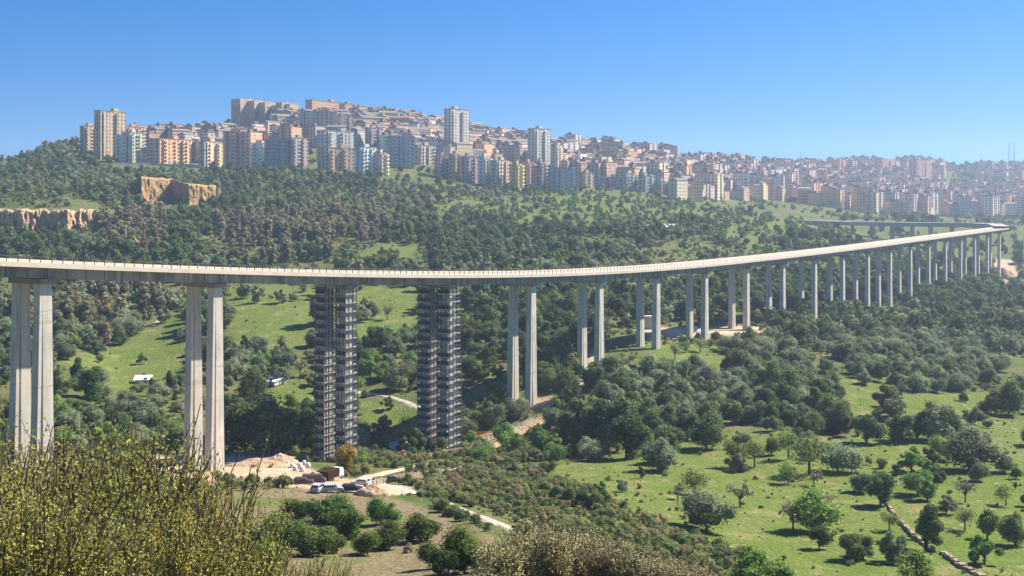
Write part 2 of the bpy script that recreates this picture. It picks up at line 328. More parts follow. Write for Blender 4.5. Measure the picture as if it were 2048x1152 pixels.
# ---- the far, grey stretch beyond the bend
v2 = thing('viaduct', (700, 1100, 0), 'grey distant road viaduct stretch running left beyond the bend, in haze', 'viaduct')
P2 = []
for px, py, z in [(2004, 455, 905), (1990, 450, 960), (1950, 448, 1010), (1850, 447, 1070), (1700, 445, 1110), (1575, 441, 1150)]:
    P2.append(Vector(((px - 1024) / F * z, z, -(py - HOR) / F * z)))
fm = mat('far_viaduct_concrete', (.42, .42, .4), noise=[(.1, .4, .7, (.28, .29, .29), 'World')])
dk = MB(); ring = []
for k, p in enumerate(P2):
    t = (P2[min(k + 1, len(P2) - 1)] - P2[max(k - 1, 0)]); t.z = 0; t.normalize(); n = Vector((t.y, -t.x, 0)); ring.append(len(dk.v))
    for a, b in ((-5.5, -2.6), (5.5, -2.6), (5.5, .9), (-5.5, .9)): dk.v.append(tuple(p + n * a + UP * b))
for a, b in zip(ring, ring[1:]):
    for q in range(4): w = (q + 1) % 4; dk.f.append((a + q, b + q, b + w, a + w))
o = dk.build('deck', fm, v2); o.location = -Vector(v2.location)
for px in (1950, 1905, 1862, 1825, 1786, 1745, 1705, 1665):
    k = np.interp(-px, [-2004, -1990, -1950, -1850, -1700, -1575], range(6)); i = int(k); f = k - i; p = P2[i].lerp(P2[min(5, i + 1)], f)
    mb = MB(); b = float(ground(p.x, p.y)) - 2; mb.box((p.x, p.y, (p.z - 2.7 + b) / 2), (3.0, 3.0, max(2, p.z - 2.7 - b))); o = mb.build('pier', fm, v2); o.location = -Vector(v2.location)
# ---------------------------------------------------------------- scaffold towers round the legs of two piers
polem = mat('galvanised_scaffold_tube', (.12, .13, .145), .55, metallic=.2)
plankm = mat('weathered_scaffold_planks', (.5, .48, .44), noise=[(2., .4, .7, (.3, .28, .26), 'Object')])
netm = mat('dark_scaffold_netting', (.02, .028, .04), .9)
names = {(2, -1): 'scaffolding tower around the back leg of the third pier, mostly in shade', (2, 1): 'scaffolding tower around the front leg of the third pier, sunlit edge of decks',
         (3, -1): 'scaffolding tower around the back leg of the fourth pier, mostly in shade', (3, 1): 'scaffolding tower around the front leg of the fourth pier, sunlit decks'}
for (i, s), lab in names.items():
    c = axis(i) + Nn * (3.05 * s); top = deckz(i) - 2.6; bot = float(ground(c.x, c.y)) - .3; H = top - bot
    t = thing('scaffold_tower', (c.x, c.y, bot), lab, 'scaffold', 'scaffold towers round the bridge piers')
    po = MB(); a, b = (1.9, 1.3) if i == 2 else (2.35, 1.85); lev = 2.0; n = int(H / lev)
    for z0, z1, k in ((0, H * .55, 1.16), (H * .55, H, 1.0)):
        for x in (-a * k, -a * .33, a * .33, a * k):
            for y in (-b, b): po.tube([D * x + Nn * y + UP * z0, D * x + Nn * y + UP * z1], .11, 4)
        for y in (-b * .33, b * .33):
            for x in (-a * k, a * k): po.tube([D * x + Nn * y + UP * z0, D * x + Nn * y + UP * z1], .11, 4)
    for k in range(n):
        z = k * lev; w = 1.16 if z < H * .55 else 1.0
        for hh in (1.0,):
            for y in (-b, b): po.tube([D * (-a * w) + Nn * y + UP * (z + hh), D * (a * w) + Nn * y + UP * (z + hh)], .07, 4)
            for x in (-a * w, a * w): po.tube([D * x + Nn * (-b) + UP * (z + hh), D * x + Nn * b + UP * (z + hh)], .07, 4)
        sg = 1 if k % 2 else -1
        po.tube([D * (-a * w * sg) + Nn * (-b) + UP * z, D * (a * w * sg) + Nn * (-b) + UP * (z + lev)], .07, 4)
        po.tube([D * (-a * w) + Nn * (-b * sg) + UP * z, D * (-a * w) + Nn * (b * sg) + UP * (z + lev)], .07, 4)
        po.tube([D * (a * w) + Nn * (-b * sg) + UP * z, D * (a * w) + Nn * (b * sg) + UP * (z + lev)], .07, 4)
    po.build('poles', polem, t)
    for k in range(1, n + 1):
        w = 1.16 if k * lev < H * .55 else 1.0; mb = MB()
        for y in (-1, 1): mb.box(UP * .0 + Nn * (y * (b - .3)), (2 * a * w, .6, .14), (D, Nn, UP))
        for x in (-1, 1): mb.box(UP * .0 + D * (x * (a * w - .3)), (.6, 2 * b - 1.22, .14), (D, Nn, UP))
        for y in (-1, 1): mb.box(UP * .16 + Nn * (y * b), (2 * a * w, .05, .2), (D, Nn, UP))
        for x in (-1, 1): mb.box(UP * .16 + D * (x * a * w), (.05, 2 * b - .1, .2), (D, Nn, UP))
        o = mb.build('platform', plankm, t); o.location = UP * (k * lev)
    st = MB()
    for k in range(n):
        sg = 1 if k % 2 else -1; p0 = D * (-1.9 * sg) + Nn * (-b + .3) + UP * (k * lev + .1); p1 = D * (1.9 * sg) + Nn * (-b + .3) + UP * ((k + 1) * lev)
        st.tube([p0, p1], .16, 4)
    st.build('stairs', plankm, t)
    for k in range(n):
        w = 1.16 if k * lev < H * .55 else 1.0
        if s < 0 or k % 3 != 1:
            nt_ = MB(); nt_.box((0, 0, 0), (.04, 2 * b - .3, .9), (D, Nn, UP)); o = nt_.build('safety_netting', netm, t); o.location = D * (-a * w + .05) + UP * (k * lev + .85)
# ---------------------------------------------------------------- plants
GAIN = {'olive_leaves': 1.42, 'dark_evergreen_leaves': 1.4, 'mid_green_leaves': 1.25, 'tan_eucalyptus_leaves': .95, 'shrub_leaves': 1.15}
def leafmat(name, c1, c2, c3, trans=.38, rnd=.25):
    g_ = 1.22 * GAIN.get(name, 1.0); c1, c2, c3 = ([min(.8, v * g_) for v in c] for c in (c1, c2, c3))
    m = bpy.data.materials.new(name); m.use_nodes = True; t = m.node_tree; N = t.nodes; L = t.links; p = N['Principled BSDF']
    p.inputs['Roughness'].default_value = .75; p.inputs['Specular IOR Level'].default_value = .18
    at = N.new('ShaderNodeAttribute'); at.attribute_name = 'tint'; r = N.new('ShaderNodeValToRGB'); e = r.color_ramp.elements
    e[0].position = .1; e[0].color = (*c1, 1); e[1].position = .9; e[1].color = (*c3, 1); q = e.new(.5); q.color = (*c2, 1); L.new(at.outputs['Fac'], r.inputs[0])
    oi = N.new('ShaderNodeObjectInfo'); h = N.new('ShaderNodeHueSaturation'); r1 = N.new('ShaderNodeMapRange'); r1.inputs[3].default_value = 1 - rnd; r1.inputs[4].default_value = 1 + rnd
    L.new(oi.outputs['Random'], r1.inputs[0]); L.new(r1.outputs[0], h.inputs['Value'])
    ml = N.new('ShaderNodeMath'); ml.operation = 'MULTIPLY'; ml.inputs[1].default_value = 7.31; L.new(oi.outputs['Random'], ml.inputs[0]); fr = N.new('ShaderNodeMath'); fr.operation = 'FRACT'; L.new(ml.outputs[0], fr.inputs[0])
    r2 = N.new('ShaderNodeMapRange'); r2.inputs[3].default_value = .475; r2.inputs[4].default_value = .52; L.new(fr.outputs[0], r2.inputs[0]); L.new(r2.outputs[0], h.inputs['Hue']); L.new(r.outputs[0], h.inputs['Color'])
    L.new(h.outputs[0], p.inputs['Base Color']); tr = N.new('ShaderNodeBsdfTranslucent'); L.new(h.outputs[0], tr.inputs[0]); ms = N.new('ShaderNodeMixShader'); ms.inputs[0].default_value = trans
    L.new(p.outputs[0], ms.inputs[1]); L.new(tr.outputs[0], ms.inputs[2]); L.new(ms.outputs[0], N['Material Output'].inputs[0]); return m
LM = {
 'olive': leafmat('olive_leaves', (0.072, 0.094, 0.043), (0.138, 0.167, 0.087), (0.232, 0.254, 0.145)),
 'evergreen': leafmat('dark_evergreen_leaves', (0.032, 0.055, 0.020), (0.065, 0.099, 0.035), (0.131, 0.160, 0.051)),
 'eucalyptus': leafmat('tan_eucalyptus_leaves', (.135, .13, .065), (.24, .22, .115), (.36, .315, .18)),
 'almond': leafmat('fresh_spring_leaves', (.13, .17, .045), (.2, .25, .07), (.29, .34, .11), .4),
 'citrus': leafmat('citrus_leaves', (0.036, 0.065, 0.017), (0.072, 0.123, 0.026), (0.174, 0.217, 0.043)),
 'bare': leafmat('bare_twigs', (0.174, 0.145, 0.102), (0.246, 0.217, 0.145), (0.290, 0.319, 0.131), .1),
 'autumn': leafmat('orange_autumn_leaves', (.13, .12, .03), (.34, .22, .04), (.46, .33, .08), .3),
 'shrub': leafmat('shrub_leaves', (0.072, 0.094, 0.036), (0.145, 0.174, 0.058), (0.246, 0.261, 0.102)),
 'drybush': leafmat('dry_brush_stems', (0.160, 0.131, 0.072), (0.275, 0.232, 0.116), (0.406, 0.348, 0.174)),
 'green': leafmat('mid_green_leaves', (0.072, 0.123, 0.029), (0.131, 0.203, 0.043), (0.217, 0.290, 0.072)),
}
bark = mat('bark', (.11, .085, .06), noise=[(3., .4, .7, (.06, .05, .04), 'Object')])
def leaf_mesh(name, pts, nrm, size, tint, m, aspect=1.5):
    n = len(pts); t = RNG.normal(size=(n, 3)); t -= nrm * (t * nrm).sum(1, keepdims=True); t /= np.linalg.norm(t, axis=1, keepdims=True) + 1e-9
    b = np.cross(nrm, t); s = size[:, None]; v = np.stack([pts - t * s * aspect * .5, pts + b * s * .5, pts + t * s * aspect * .5, pts - b * s * .5], 1).reshape(-1, 3)
    me = bpy.data.meshes.new(name); me.vertices.add(4 * n); me.vertices.foreach_set('co', v.astype(np.float32).ravel())
    me.loops.add(4 * n); me.loops.foreach_set('vertex_index', np.arange(4 * n)); me.polygons.add(n)
    me.polygons.foreach_set('loop_start', np.arange(0, 4 * n, 4)); me.polygons.foreach_set('loop_total', np.full(n, 4)); me.update()
    at = me.attributes.new('tint', 'FLOAT', 'POINT'); at.data.foreach_set('value', np.repeat(tint, 4).astype(np.float32)); me.materials.append(m); return me
def crown_data(h_lo, rx, nl, nleaf, size, seed, lobe=.42, dens=1.0, tall=1.0):
    """leaf positions of a crown of total height 1 whose foliage starts at h_lo; rx = half width"""
    r = np.random.default_rng(seed); ch = 1 - h_lo; cz = h_lo + ch / 2
    d = r.normal(size=(nl, 3)); d /= np.linalg.norm(d, axis=1, keepdims=True); rad = r.random(nl) ** .4
    lr = lobe * rx * r.uniform(.45, 1.25, nl)
    lc = d * (rad * r.uniform(.75, 1.3, nl))[:, None] * np.array([rx - lobe * rx * .6, rx - lobe * rx * .6, max(.02, ch / 2 - lobe * rx * .55)]); lc[:, 2] += cz
    k = r.choice(nl, nleaf, p=lr ** 2 / (lr ** 2).sum()); dd = r.normal(size=(nleaf, 3)); dd[:, 2] += .25; dd /= np.linalg.norm(dd, axis=1, keepdims=True)
    rr = lr[k] * (1 - .35 * r.random(nleaf) ** 2) * r.uniform(.9, 1.12, nleaf); pts = lc[k] + dd * rr[:, None]
    nr = dd + r.normal(size=(nleaf, 3)) * .45; nr /= np.linalg.norm(nr, axis=1, keepdims=True)
    tl = r.random(nl); tint = np.clip(.55 * tl[k] + .45 * r.random(nleaf), 0, 1); sz = size * r.uniform(.6, 1.4, nleaf)
    return pts, nr, sz, tint, lc, lr
SPEC = { # kind: h_lo, rx, lobes, lobe size, hi leaves
 'olive': (.10, .52, 13, .50, 2600), 'evergreen': (.05, .46, 15, .46, 2800), 'eucalyptus': (.12, .22, 15, .5, 1900),
 'almond': (.30, .55, 14, .36, 1300), 'citrus': (.0, .62, 17, .40, 4800), 'bare': (.25, .45, 16, .32, 420),
 'autumn': (.12, .38, 12, .45, 3000), 'shrub': (.02, .62, 9, .5, 900), 'drybush': (.02, .60, 8, .5, 900), 'green': (.14, .48, 13, .46, 2400) }
def core_mesh(lc, lr, f=.64):
    mb = MB()
    for c, r in zip(lc, lr):
        k = len(mb.v)
        for a in range(1, 4):
            for b in range(6):
                t = math.pi * a / 4; q = 2 * math.pi * b / 6 + a; mb.v.append((c[0] + r * f * math.sin(t) * math.cos(q), c[1] + r * f * math.sin(t) * math.sin(q), c[2] + r * f * math.cos(t)))
        for a in range(2):
            for b in range(6): w = (b + 1) % 6; mb.f.append((k + a * 6 + b, k + (a + 1) * 6 + b, k + (a + 1) * 6 + w, k + a * 6 + w))
        mb.f.append(tuple(k + b for b in range(6))); mb.f.append(tuple(k + 12 + b for b in reversed(range(6))))
    return mb
def crown_mesh(kind, seed, lod):
    h, rx, nl, lo, n = SPEC[kind]; size = {'bare': .035, 'almond': .042, 'citrus': .034, 'autumn': .035, 'shrub': .06, 'drybush': .05}.get(kind, .036)
    rr = random.Random(seed * 7 + 1); rx *= rr.uniform(.82, 1.18); nl = int(nl * rr.uniform(.7, 1.5)); lo *= rr.uniform(.75, 1.15)
    if kind in ('olive', 'evergreen', 'green', 'eucalyptus'): n = int(n * 1.6)
    if lod: n = max(260, n // 6); size *= 2.1
    pts, nr, sz, ti, lc, lr = crown_data(h, rx, nl, n, size, seed, lo)
    me = leaf_mesh(kind + '_crown', pts, nr, sz, ti, LM[kind], 3.0 if kind == 'bare' else 1.5)
    if kind not in ('bare', 'almond'):                        # foliage deeper in the crown closes it
        mb = core_mesh(lc, lr); n0 = len(me.vertices); co = np.empty(n0 * 3, np.float32); me.vertices.foreach_get('co', co); tn = np.empty(n0, np.float32); me.attributes['tint'].data.foreach_get('value', tn)
        m2 = bpy.data.meshes.new(me.name); m2.from_pydata([tuple(x) for x in co.reshape(-1, 3)] + mb.v, [], [tuple(range(i, i + 4)) for i in range(0, n0, 4)] + [tuple(x + n0 for x in f) for f in mb.f])
        at = m2.attributes.new('tint', 'FLOAT', 'POINT'); at.data.foreach_set('value', np.concatenate([tn, np.full(len(mb.v), .3, np.float32)])); m2.materials.append(LM[kind]); bpy.data.meshes.remove(me); me = m2
    return me, lc
def trunk_mesh(kind, lc, seed):
    r = random.Random(seed); mb = MB(); h, rx = SPEC[kind][:2]; t = .035 if kind != 'eucalyptus' else .022; f = h + .12
    mb.tube([(0, 0, -.06), (r.uniform(-.02, .02), 0, f * .5), (r.uniform(-.03, .03), r.uniform(-.03, .03), f)], t, 6, t * .7)
    for c in lc[:9 if kind in ('almond', 'bare') else 6]:
        mid = (c[0] * .45, c[1] * .45, f + (c[2] - f) * .5); mb.tube([(0, 0, f * .85), mid, tuple(c)], t * .55, 4, t * .15)
        if kind in ('almond', 'bare'):
            for _ in range(4): mb.tube([mid, (c[0] + r.uniform(-.15, .15), c[1] + r.uniform(-.15, .15), c[2] + r.uniform(0, .14))], t * .2, 3, t * .08)
    return mb.mesh(kind + '_trunk', bark, True)
LIB = {}
for kind in SPEC:
    for lod in (0, 1):
        LIB[kind, lod] = []
        for sd in range(6 if lod == 0 else 4):
            me_, lc_ = crown_mesh(kind, hash((len(kind), sd)) % 1000 + 13 * sd, lod); LIB[kind, lod].append((me_, trunk_mesh(kind, lc_, sd)))
NAMES = {'olive': ('olive_tree', 'grey-green olive tree'), 'evergreen': ('evergreen_tree', 'dark evergreen tree'), 'eucalyptus': ('eucalyptus_tree', 'tan eucalyptus tree'),
 'almond': ('almond_tree', 'fresh open almond tree'), 'citrus': ('citrus_tree', 'glossy dark citrus tree'), 'bare': ('bare_tree', 'nearly leafless twiggy tree'),
 'autumn': ('autumn_tree', 'orange leaved tree'), 'shrub': ('shrub', 'low green shrub'), 'drybush': ('dry_shrub', 'brown dry shrub'), 'green': ('leafy_tree', 'mid green leafy tree')}
TREES = []          # px, py, kind, object
CROWN_OBJ = {}
def plant(kind, p, h, wide=1.0, lod=0, rz=None):
    me_, tr_ = random.choice(LIB[kind, lod]); rz = random.uniform(0, 6.28) if rz is None else rz
    t = thing(NAMES[kind][0], p, None, 'shrub' if 'shrub' in NAMES[kind][0] else 'tree', None, rz); t.scale = (h * wide, h * wide, h)
    c = link('crown', me_, t); CROWN_OBJ.setdefault((kind, lod, me_.name), c)
    if kind not in ('shrub', 'drybush'): link('trunk', tr_, t)
    px, py = pix(p[0], p[1], p[2]); TREES.append([px, py, kind, t, h, p[1]]); return t
HERO = """1413,898,68,e 1466,936,52,a 1509,936,52,a 1543,910,45,g 1577,919,62,a 1618,950,80,a 1676,943,60,o 1577,968,42,a 1628,973,35,b 1355,999,36,b 1389,990,50,a
1480,1015,55,b 1587,1064,62,b 1661,1047,60,b 1639,1098,46,e 1702,1121,54,e 1726,1118,50,e 1796,1126,68,o 1779,1061,38,a 1851,1102,92,e 1892,1030,40,o 1929,1061,46,a
1974,1078,62,g 1970,1130,62,g 2030,1092,72,g 1930,1006,45,b 2012,1012,42,a 1762,1013,66,e 1720,986,46,o 1861,930,34,e 1822,945,56,g 1895,921,56,g 1940,942,88,o 1955,962,46,o
1970,897,34,o 2008,945,46,o 2032,958,32,g 1868,968,26,e 1883,964,21,e 2032,978,13,e 1793,951,22,e 1763,937,24,s 1704,945,34,o 1734,930,18,d 1734,886,62,e 1803,883,56,e
1868,883,86,o 1835,880,62,e 1905,882,60,o 1950,849,34,e 2018,832,66,e 1990,830,50,e 1926,803,17,e 1468,760,60,e 1283,957,24,e 1115,1000,28,e 1140,1008,32,e 1165,1015,34,e 1190,1020,36,e 1207,1012,30,e 1170,908,105,e 1215,903,112,e 1255,916,88,e 1335,927,72,e
1300,884,60,e 1410,850,60,o 1375,880,55,e 985,852,52,o 1030,836,42,o 1135,800,55,e 1010,846,30,s 490,905,98,e 545,908,108,e 520,850,60,e 590,900,50,g 758,906,44,e
175,797,62,e 120,800,50,e 340,790,52,y 305,792,40,y 150,850,50,e 230,840,45,o 60,860,60,e 240,885,70,e 310,890,62,e 200,900,60,g 350,880,40,g 285,850,50,o
590,1034,38,c 668,1046,54,c 763,1052,52,c 780,1097,56,c 841,1083,54,c 700,1078,60,c 735,1110,44,c 868,1138,46,c 930,1146,80,c 895,1150,52,c 560,1100,70,c 620,1112,66,c 528,1150,70,c 662,1106,46,c
688,950,60,u 720,945,46,g 965,930,45,g 940,890,30,g 855,960,26,s 905,975,34,d 1350,720,30,a 1400,705,28,a 1440,700,22,a 1370,705,24,g 1330,740,26,a 1590,790,55,e 1900,760,40,e 1980,700,50,o
520,745,34,o 480,730,40,o 600,755,42,b 585,820,40,g 560,700,30,b 700,790,45,g 790,780,60,o 775,640,36,b 760,690,32,o 800,700,40,o 740,760,50,g 660,850,30,g 100,740,35,o"""  # the dark evergreens along the ravine are added to stand for its shadow
KM = {'e': 'evergreen', 'a': 'almond', 'g': 'green', 'o': 'olive', 'b': 'bare', 's': 'shrub', 'd': 'drybush', 'c': 'citrus', 'u': 'autumn', 'y': 'evergreen'}
HP = []
for tok in HERO.split():
    x, y, h, k = tok.split(','); p = hit(float(x), float(y))
    if p is None: continue
    hm = float(h) / F * p.y; wide = .42 if k == 'y' else random.uniform(1.05, 1.5) if k == 'c' else random.uniform(.95, 1.2)
    plant(KM[k], (p.x, p.y, p.z - .04 * hm), hm * 1.05, wide); HP.append((p.x, p.y, hm * .5))
for x, y, hm in ((300, 270, 15), (318, 268, 17), (335, 272, 12), (358, 272, 10), (372, 270, 11), (395, 266, 14), (412, 264, 17), (428, 266, 13), (455, 250, 17), (463, 255, 13)):
    u = (x - 1024) / F; z = 1330.; q = gv(u * z, z); plant('evergreen', (q.x, q.y, -(y - HOR) / F * z - hm * .62 if False else q.z - .5), hm, 1.0, 1)
# ---- scattered woods
PATHS = [ # centre line in photo pixels, width in metres, material key
 ([(1032,1062),(980,1042),(930,1022),(895,1008)], 2.3, 'white'), ([(832,990),(800,978),(760,968),(720,960)], 3.8, 'white'),
 ([(842,820),(815,806),(790,797),(760,791),(725,786),(690,784)], 2.4, 'white'), ([(1262,826),(1235,808),(1205,800)], 2.2, 'sand'),
 ([(1160,775),(1172,745),(1195,720),(1208,700)], 2.6, 'sand'), ([(720,962),(760,948),(820,936),(880,925),(960,912)], 3.0, 'sand'),
 ([(965,905),(1000,885),(1050,862),(1100,835)], 3.0, 'orange'), ([(330,626),(318,640),(305,655)], 2.2, 'sand'),
 ([(1270,660),(1350,666),(1440,664),(1530,655)], 5.0, 'sand')]
pathw = []
for pl, w, k in PATHS:
    for a, b in zip(pl, pl[1:]):
        pa, pb = hit(*a), hit(*b)
        if pa and pb: pathw += [((pa.lerp(pb, t)).x, (pa.lerp(pb, t)).y, w * .5 + 1.2) for t in (0, .25, .5, .75, 1)]
def near_any(x, y, lst, extra=0):
    for a, b, r in lst:
        if (x - a) ** 2 + (y - b) ** 2 < (r + extra) ** 2: return True
    return False
EUC = [[(430,440),(520,415),(700,395),(880,400),(860,450),(640,525),(560,520),(440,510)], [(105,562),(320,562),(330,640),(300,700),(110,700)], [(0,600),(60,600),(60,720),(0,720)], [(160,430),(330,430),(330,520),(150,510)]]
DARK = [[(640,330),(760,350),(760,400),(520,400),(480,430),(400,440),(420,330)], [(850,440),(990,440),(1160,480),(1160,530),(860,530)], [(930,590),(1160,570),(1290,600),(1290,700),(1130,800),(930,850)], [(0,470),(160,490),(400,500),(400,520),(0,520)],
        [(1380,570),(2048,500),(2048,640),(1380,650)], [(1560,470),(1720,480),(1720,520),(1560,520)]]
OLIV = [[(1150,640),(2100,600),(2100,840),(1700,880),(1300,900),(1100,900)]]
RIDGE = [[(840,985),(870,950),(1000,930),(1090,960),(1240,1010),(1560,1152),(1500,1300),(1010,1300),(1040,1066)]]
CITY = [[(190,345),(190,240),(480,180),(1100,220),(1900,310),(1910,380),(2080,390),(2080,430),(1960,435),(1560,440),(1380,410),(1180,385),(960,378),(870,378),(740,360),(560,340)]]
CLIFFZ = [[(-40,416),(195,416),(195,482),(-40,482)], [(284,360),(432,372),(432,412),(284,416)]]
QUARRY = [(280, 345, 440, 415)]
def scatter(sp, z0, z1, jit=.45):
    out = []
    y = z0
    while y < z1:
        x0, x1 = -.47 * y - 5, .47 * y + 5; n = int((x1 - x0) / sp)
        xs = x0 + (np.arange(n) + .5) * sp + RNG.uniform(-jit, jit, n) * sp; ys = y + RNG.uniform(-jit, jit, n) * sp; out.append(np.stack([xs, ys], 1)); y += sp
    a = np.concatenate(out); g = ground(a[:, 0], a[:, 1]); px, py = pix(a[:, 0], a[:, 1], g); return a[:, 0], a[:, 1], g, px, py
def anyq(px, py, polys):
    r = np.zeros(np.shape(px), bool)
    for p in polys: r |= inpoly(px, py, p)
    return r
legs = [((c + Nn * s * 3).x, (c + Nn * s * 3).y, 4.5 if i in (2, 3) else 2.6) for i, c, t in PIERS for s in (-1, 1)]
cands = []
for sp, z0, z1 in ((5.6, 120, 420), (6.2, 420, 760), (7.6, 760, 1250), (11, 1250, 2650)):
    X, Y, G, px, py = scatter(sp, z0, z1)
    gr, so, cl = anyq(px, py, GRASS), anyq(px, py, SOIL), anyq(px, py, CLEAR); eu, da, ol, ri, ci = (anyq(px, py, q) for q in (EUC, DARK, OLIV, RIDGE, CITY)); ex = anyq(px, py, CLIFFZ)
    nz = fbm(X / 45 + 9, Y / 45); rnd = RNG.random(len(X)); r2 = RNG.random(len(X)); r2 = np.clip((fbm(X / 55 + 50, Y / 70 + 20) - .5) * 2.6 + .5, 0, 1) * .6 + r2 * .4; n2 = fbm(X / 38 + 90, Y / 60 + 33)
    for k in range(len(X)):
        x, y = X[k], Y[k]
        if 395 < py[k] < 545 and n2[k] < .37: continue
        if so[k] or cl[k] or ex[k]: continue
        if gr[k] and rnd[k] > (.05 if py[k] > 540 else .5): continue
        if ci[k] and rnd[k] > (.30 if px[k] > 1250 else .16): continue
        if ri[k]: continue
        if 940 < y < 1240 and px[k] > 1555 and rnd[k] > .2: continue
        if inpoly(px[k], py[k], [(1190,690),(1290,645),(1540,640),(1540,690),(1300,700),(1200,745)]) and rnd[k] > .25: continue
        if y < 330 and px[k] < 1050 and py[k] > 915: continue
        if not (eu[k] or da[k] or ol[k] or gr[k]) and py[k] > 395 and nz[k] < (.51 if py[k] < 545 and px[k] > 860 else .44): continue
        if ol[k] and nz[k] < .44: continue
        if px[k] < 1100 and py[k] > 700 and rnd[k] > .62: continue
        if abs((Vector((x, y, 0)) - axis(0)).dot(Nn)) < 8 and y < 920: 
            if ground(x, y) + 9 > deckz((y - Z0) / PITCH_Z) - 3 or near_any(x, y, legs): continue
        if y < 520 and (near_any(x, y, pathw) or near_any(x, y, HP)): continue
        if eu[k]: kd = 'eucalyptus' if r2[k] < .5 else ('olive' if r2[k] < .78 else 'evergreen')
        elif da[k]: kd = 'evergreen' if r2[k] < .74 else ('olive' if r2[k] < .9 else 'green')
        elif ol[k]: kd = 'olive' if r2[k] < .52 else ('evergreen' if r2[k] < .8 else ('green' if r2[k] < .975 else 'eucalyptus'))
        elif gr[k]: kd = 'green' if r2[k] < .5 else 'olive'
        else: kd = ('evergreen' if r2[k] < .42 else 'olive' if r2[k] < .68 else 'green' if r2[k] < (.88 if y > 450 else 1) else 'eucalyptus')
        h = {'eucalyptus': 10, 'evergreen': 7.6, 'olive': 6.2, 'green': 6.2}[kd] * random.choice((random.uniform(.45, .8), random.uniform(.8, 1.1), random.uniform(1, 1.45))) * (.82 if y < 420 else .85 if px[k] > 1150 and y < 950 else 1) * (1.15 if y > 1250 else 1)
        if ci[k] or py[k] < 440: h *= .75
        cands.append((h / y, kd, x, y, float(G[k]), h, px[k], py[k]))
cands.sort(reverse=True)
vis = [c for c in cands if -30 < c[6] < 2080 and c[7] < 1250]
NIND = 300
for c in vis[:NIND]: plant(c[1], (c[2], c[3], c[4] - .04 * c[5]), c[5], random.uniform(.9, 1.2), 0 if c[3] < 480 else 1)
chosen = set(id(c) for c in vis[:NIND]); rest = [c for c in cands if id(c) not in chosen]
def wood(name, kind, pts, lods, label, cat):
    """one object: points that carry the crowns of this kind (the crown meshes of the trees themselves)"""
    if not pts: return
    me = bpy.data.meshes.new(name); me.from_pydata([(x, y, z) for x, y, z, h, w in pts], [], [])
    a = me.attributes.new('h', 'FLOAT', 'POINT'); a.data.foreach_set('value', [q[3] for q in pts]); a = me.attributes.new('w', 'FLOAT', 'POINT'); a.data.foreach_set('value', [q[4] for q in pts])
    o = tag(link(name, me), label, cat, None, 'stuff'); g = bpy.data.node_groups.new(name + '_scatter', 'GeometryNodeTree')
    g.interface.new_socket('Geometry', in_out='INPUT', socket_type='NodeSocketGeometry'); g.interface.new_socket('Geometry', in_out='OUTPUT', socket_type='NodeSocketGeometry')
    N, L = g.nodes, g.links; gi = N.new('NodeGroupInput'); go = N.new('NodeGroupOutput'); iop = N.new('GeometryNodeInstanceOnPoints'); gg = N.new('GeometryNodeGeometryToInstance')
    objs = [CROWN_OBJ[k] for k in CROWN_OBJ if k[0] == kind and k[1] == lods] 
    for ob in objs: n = N.new('GeometryNodeObjectInfo'); n.inputs['Object'].default_value = ob; n.transform_space = 'ORIGINAL'; n.inputs['As Instance'].default_value = True; L.new(n.outputs['Geometry'], gg.inputs[0])
    L.new(gi.outputs[0], iop.inputs['Points']); L.new(gg.outputs[0], iop.inputs['Instance']); iop.inputs['Pick Instance'].default_value = True
    rv = N.new('FunctionNodeRandomValue'); rv.data_type = 'FLOAT_VECTOR'; rv.inputs[0].default_value = (-.06, -.06, 0); rv.inputs[1].default_value = (.06, .06, 6.28); L.new(rv.outputs[0], iop.inputs['Rotation'])
    def na(nm): q = N.new('GeometryNodeInputNamedAttribute'); q.data_type = 'FLOAT'; q.inputs['Name'].default_value = nm; return q.outputs[0]
    m = N.new('ShaderNodeMath'); m.operation = 'MULTIPLY'; L.new(na('h'), m.inputs[0]); L.new(na('w'), m.inputs[1]); cx = N.new('ShaderNodeCombineXYZ'); L.new(m.outputs[0], cx.inputs[0]); L.new(m.outputs[0], cx.inputs[1]); L.new(na('h'), cx.inputs[2]); L.new(cx.outputs[0], iop.inputs['Scale'])
    L.new(iop.outputs[0], go.inputs[0]); md = o.modifiers.new('scatter', 'NODES'); md.node_group = g; return o
# low shrubs
sh = []
for sp, z0, z1 in ((1.7, 118, 330), (3.6, 330, 560), (4.8, 560, 1000)):
    X, Y, G, px, py = scatter(sp, z0, z1)
    gr, so, cl = anyq(px, py, GRASS), anyq(px, py, SOIL), anyq(px, py, CLEAR); ri = anyq(px, py, RIDGE); ex = anyq(px, py, CLIFFZ); nz = fbm(X / 20 + 3, Y / 20 + 7); rnd = RNG.random(len(X))
    for k in range(len(X)):
        x, y = X[k], Y[k]
        if so[k] and rnd[k] > .07 or cl[k] and rnd[k] > .03 or ex[k]: continue
        if gr[k] and (rnd[k] > .16): continue
        if not ri[k] and not gr[k] and nz[k] < .42: continue
        if y < 520 and near_any(x, y, pathw, .2) or y < 620 and near_any(x, y, legs, -1): continue
        h = (.3 + 2.2 * random.random() ** 2.4) * (.9 if ri[k] else 1) * (1.5 if y > 560 else 1) * (random.uniform(.2, .5) if gr[k] or so[k] or cl[k] else 1)
        sh.append((h / y, 'drybush' if random.random() < (.2 if ri[k] else .12) else 'shrub', x, y, float(G[k]) - .05, h, px[k], py[k]))
sh.sort(reverse=True); shv = [s for s in sh if -10 < s[6] < 2060 and s[7] < 1160][:170]; ids = set(id(s) for s in shv)
for s in shv: plant(s[1], (s[2], s[3], s[4]), s[5], random.uniform(.9, 1.3), 0)
shr = [s for s in sh if id(s) not in ids]
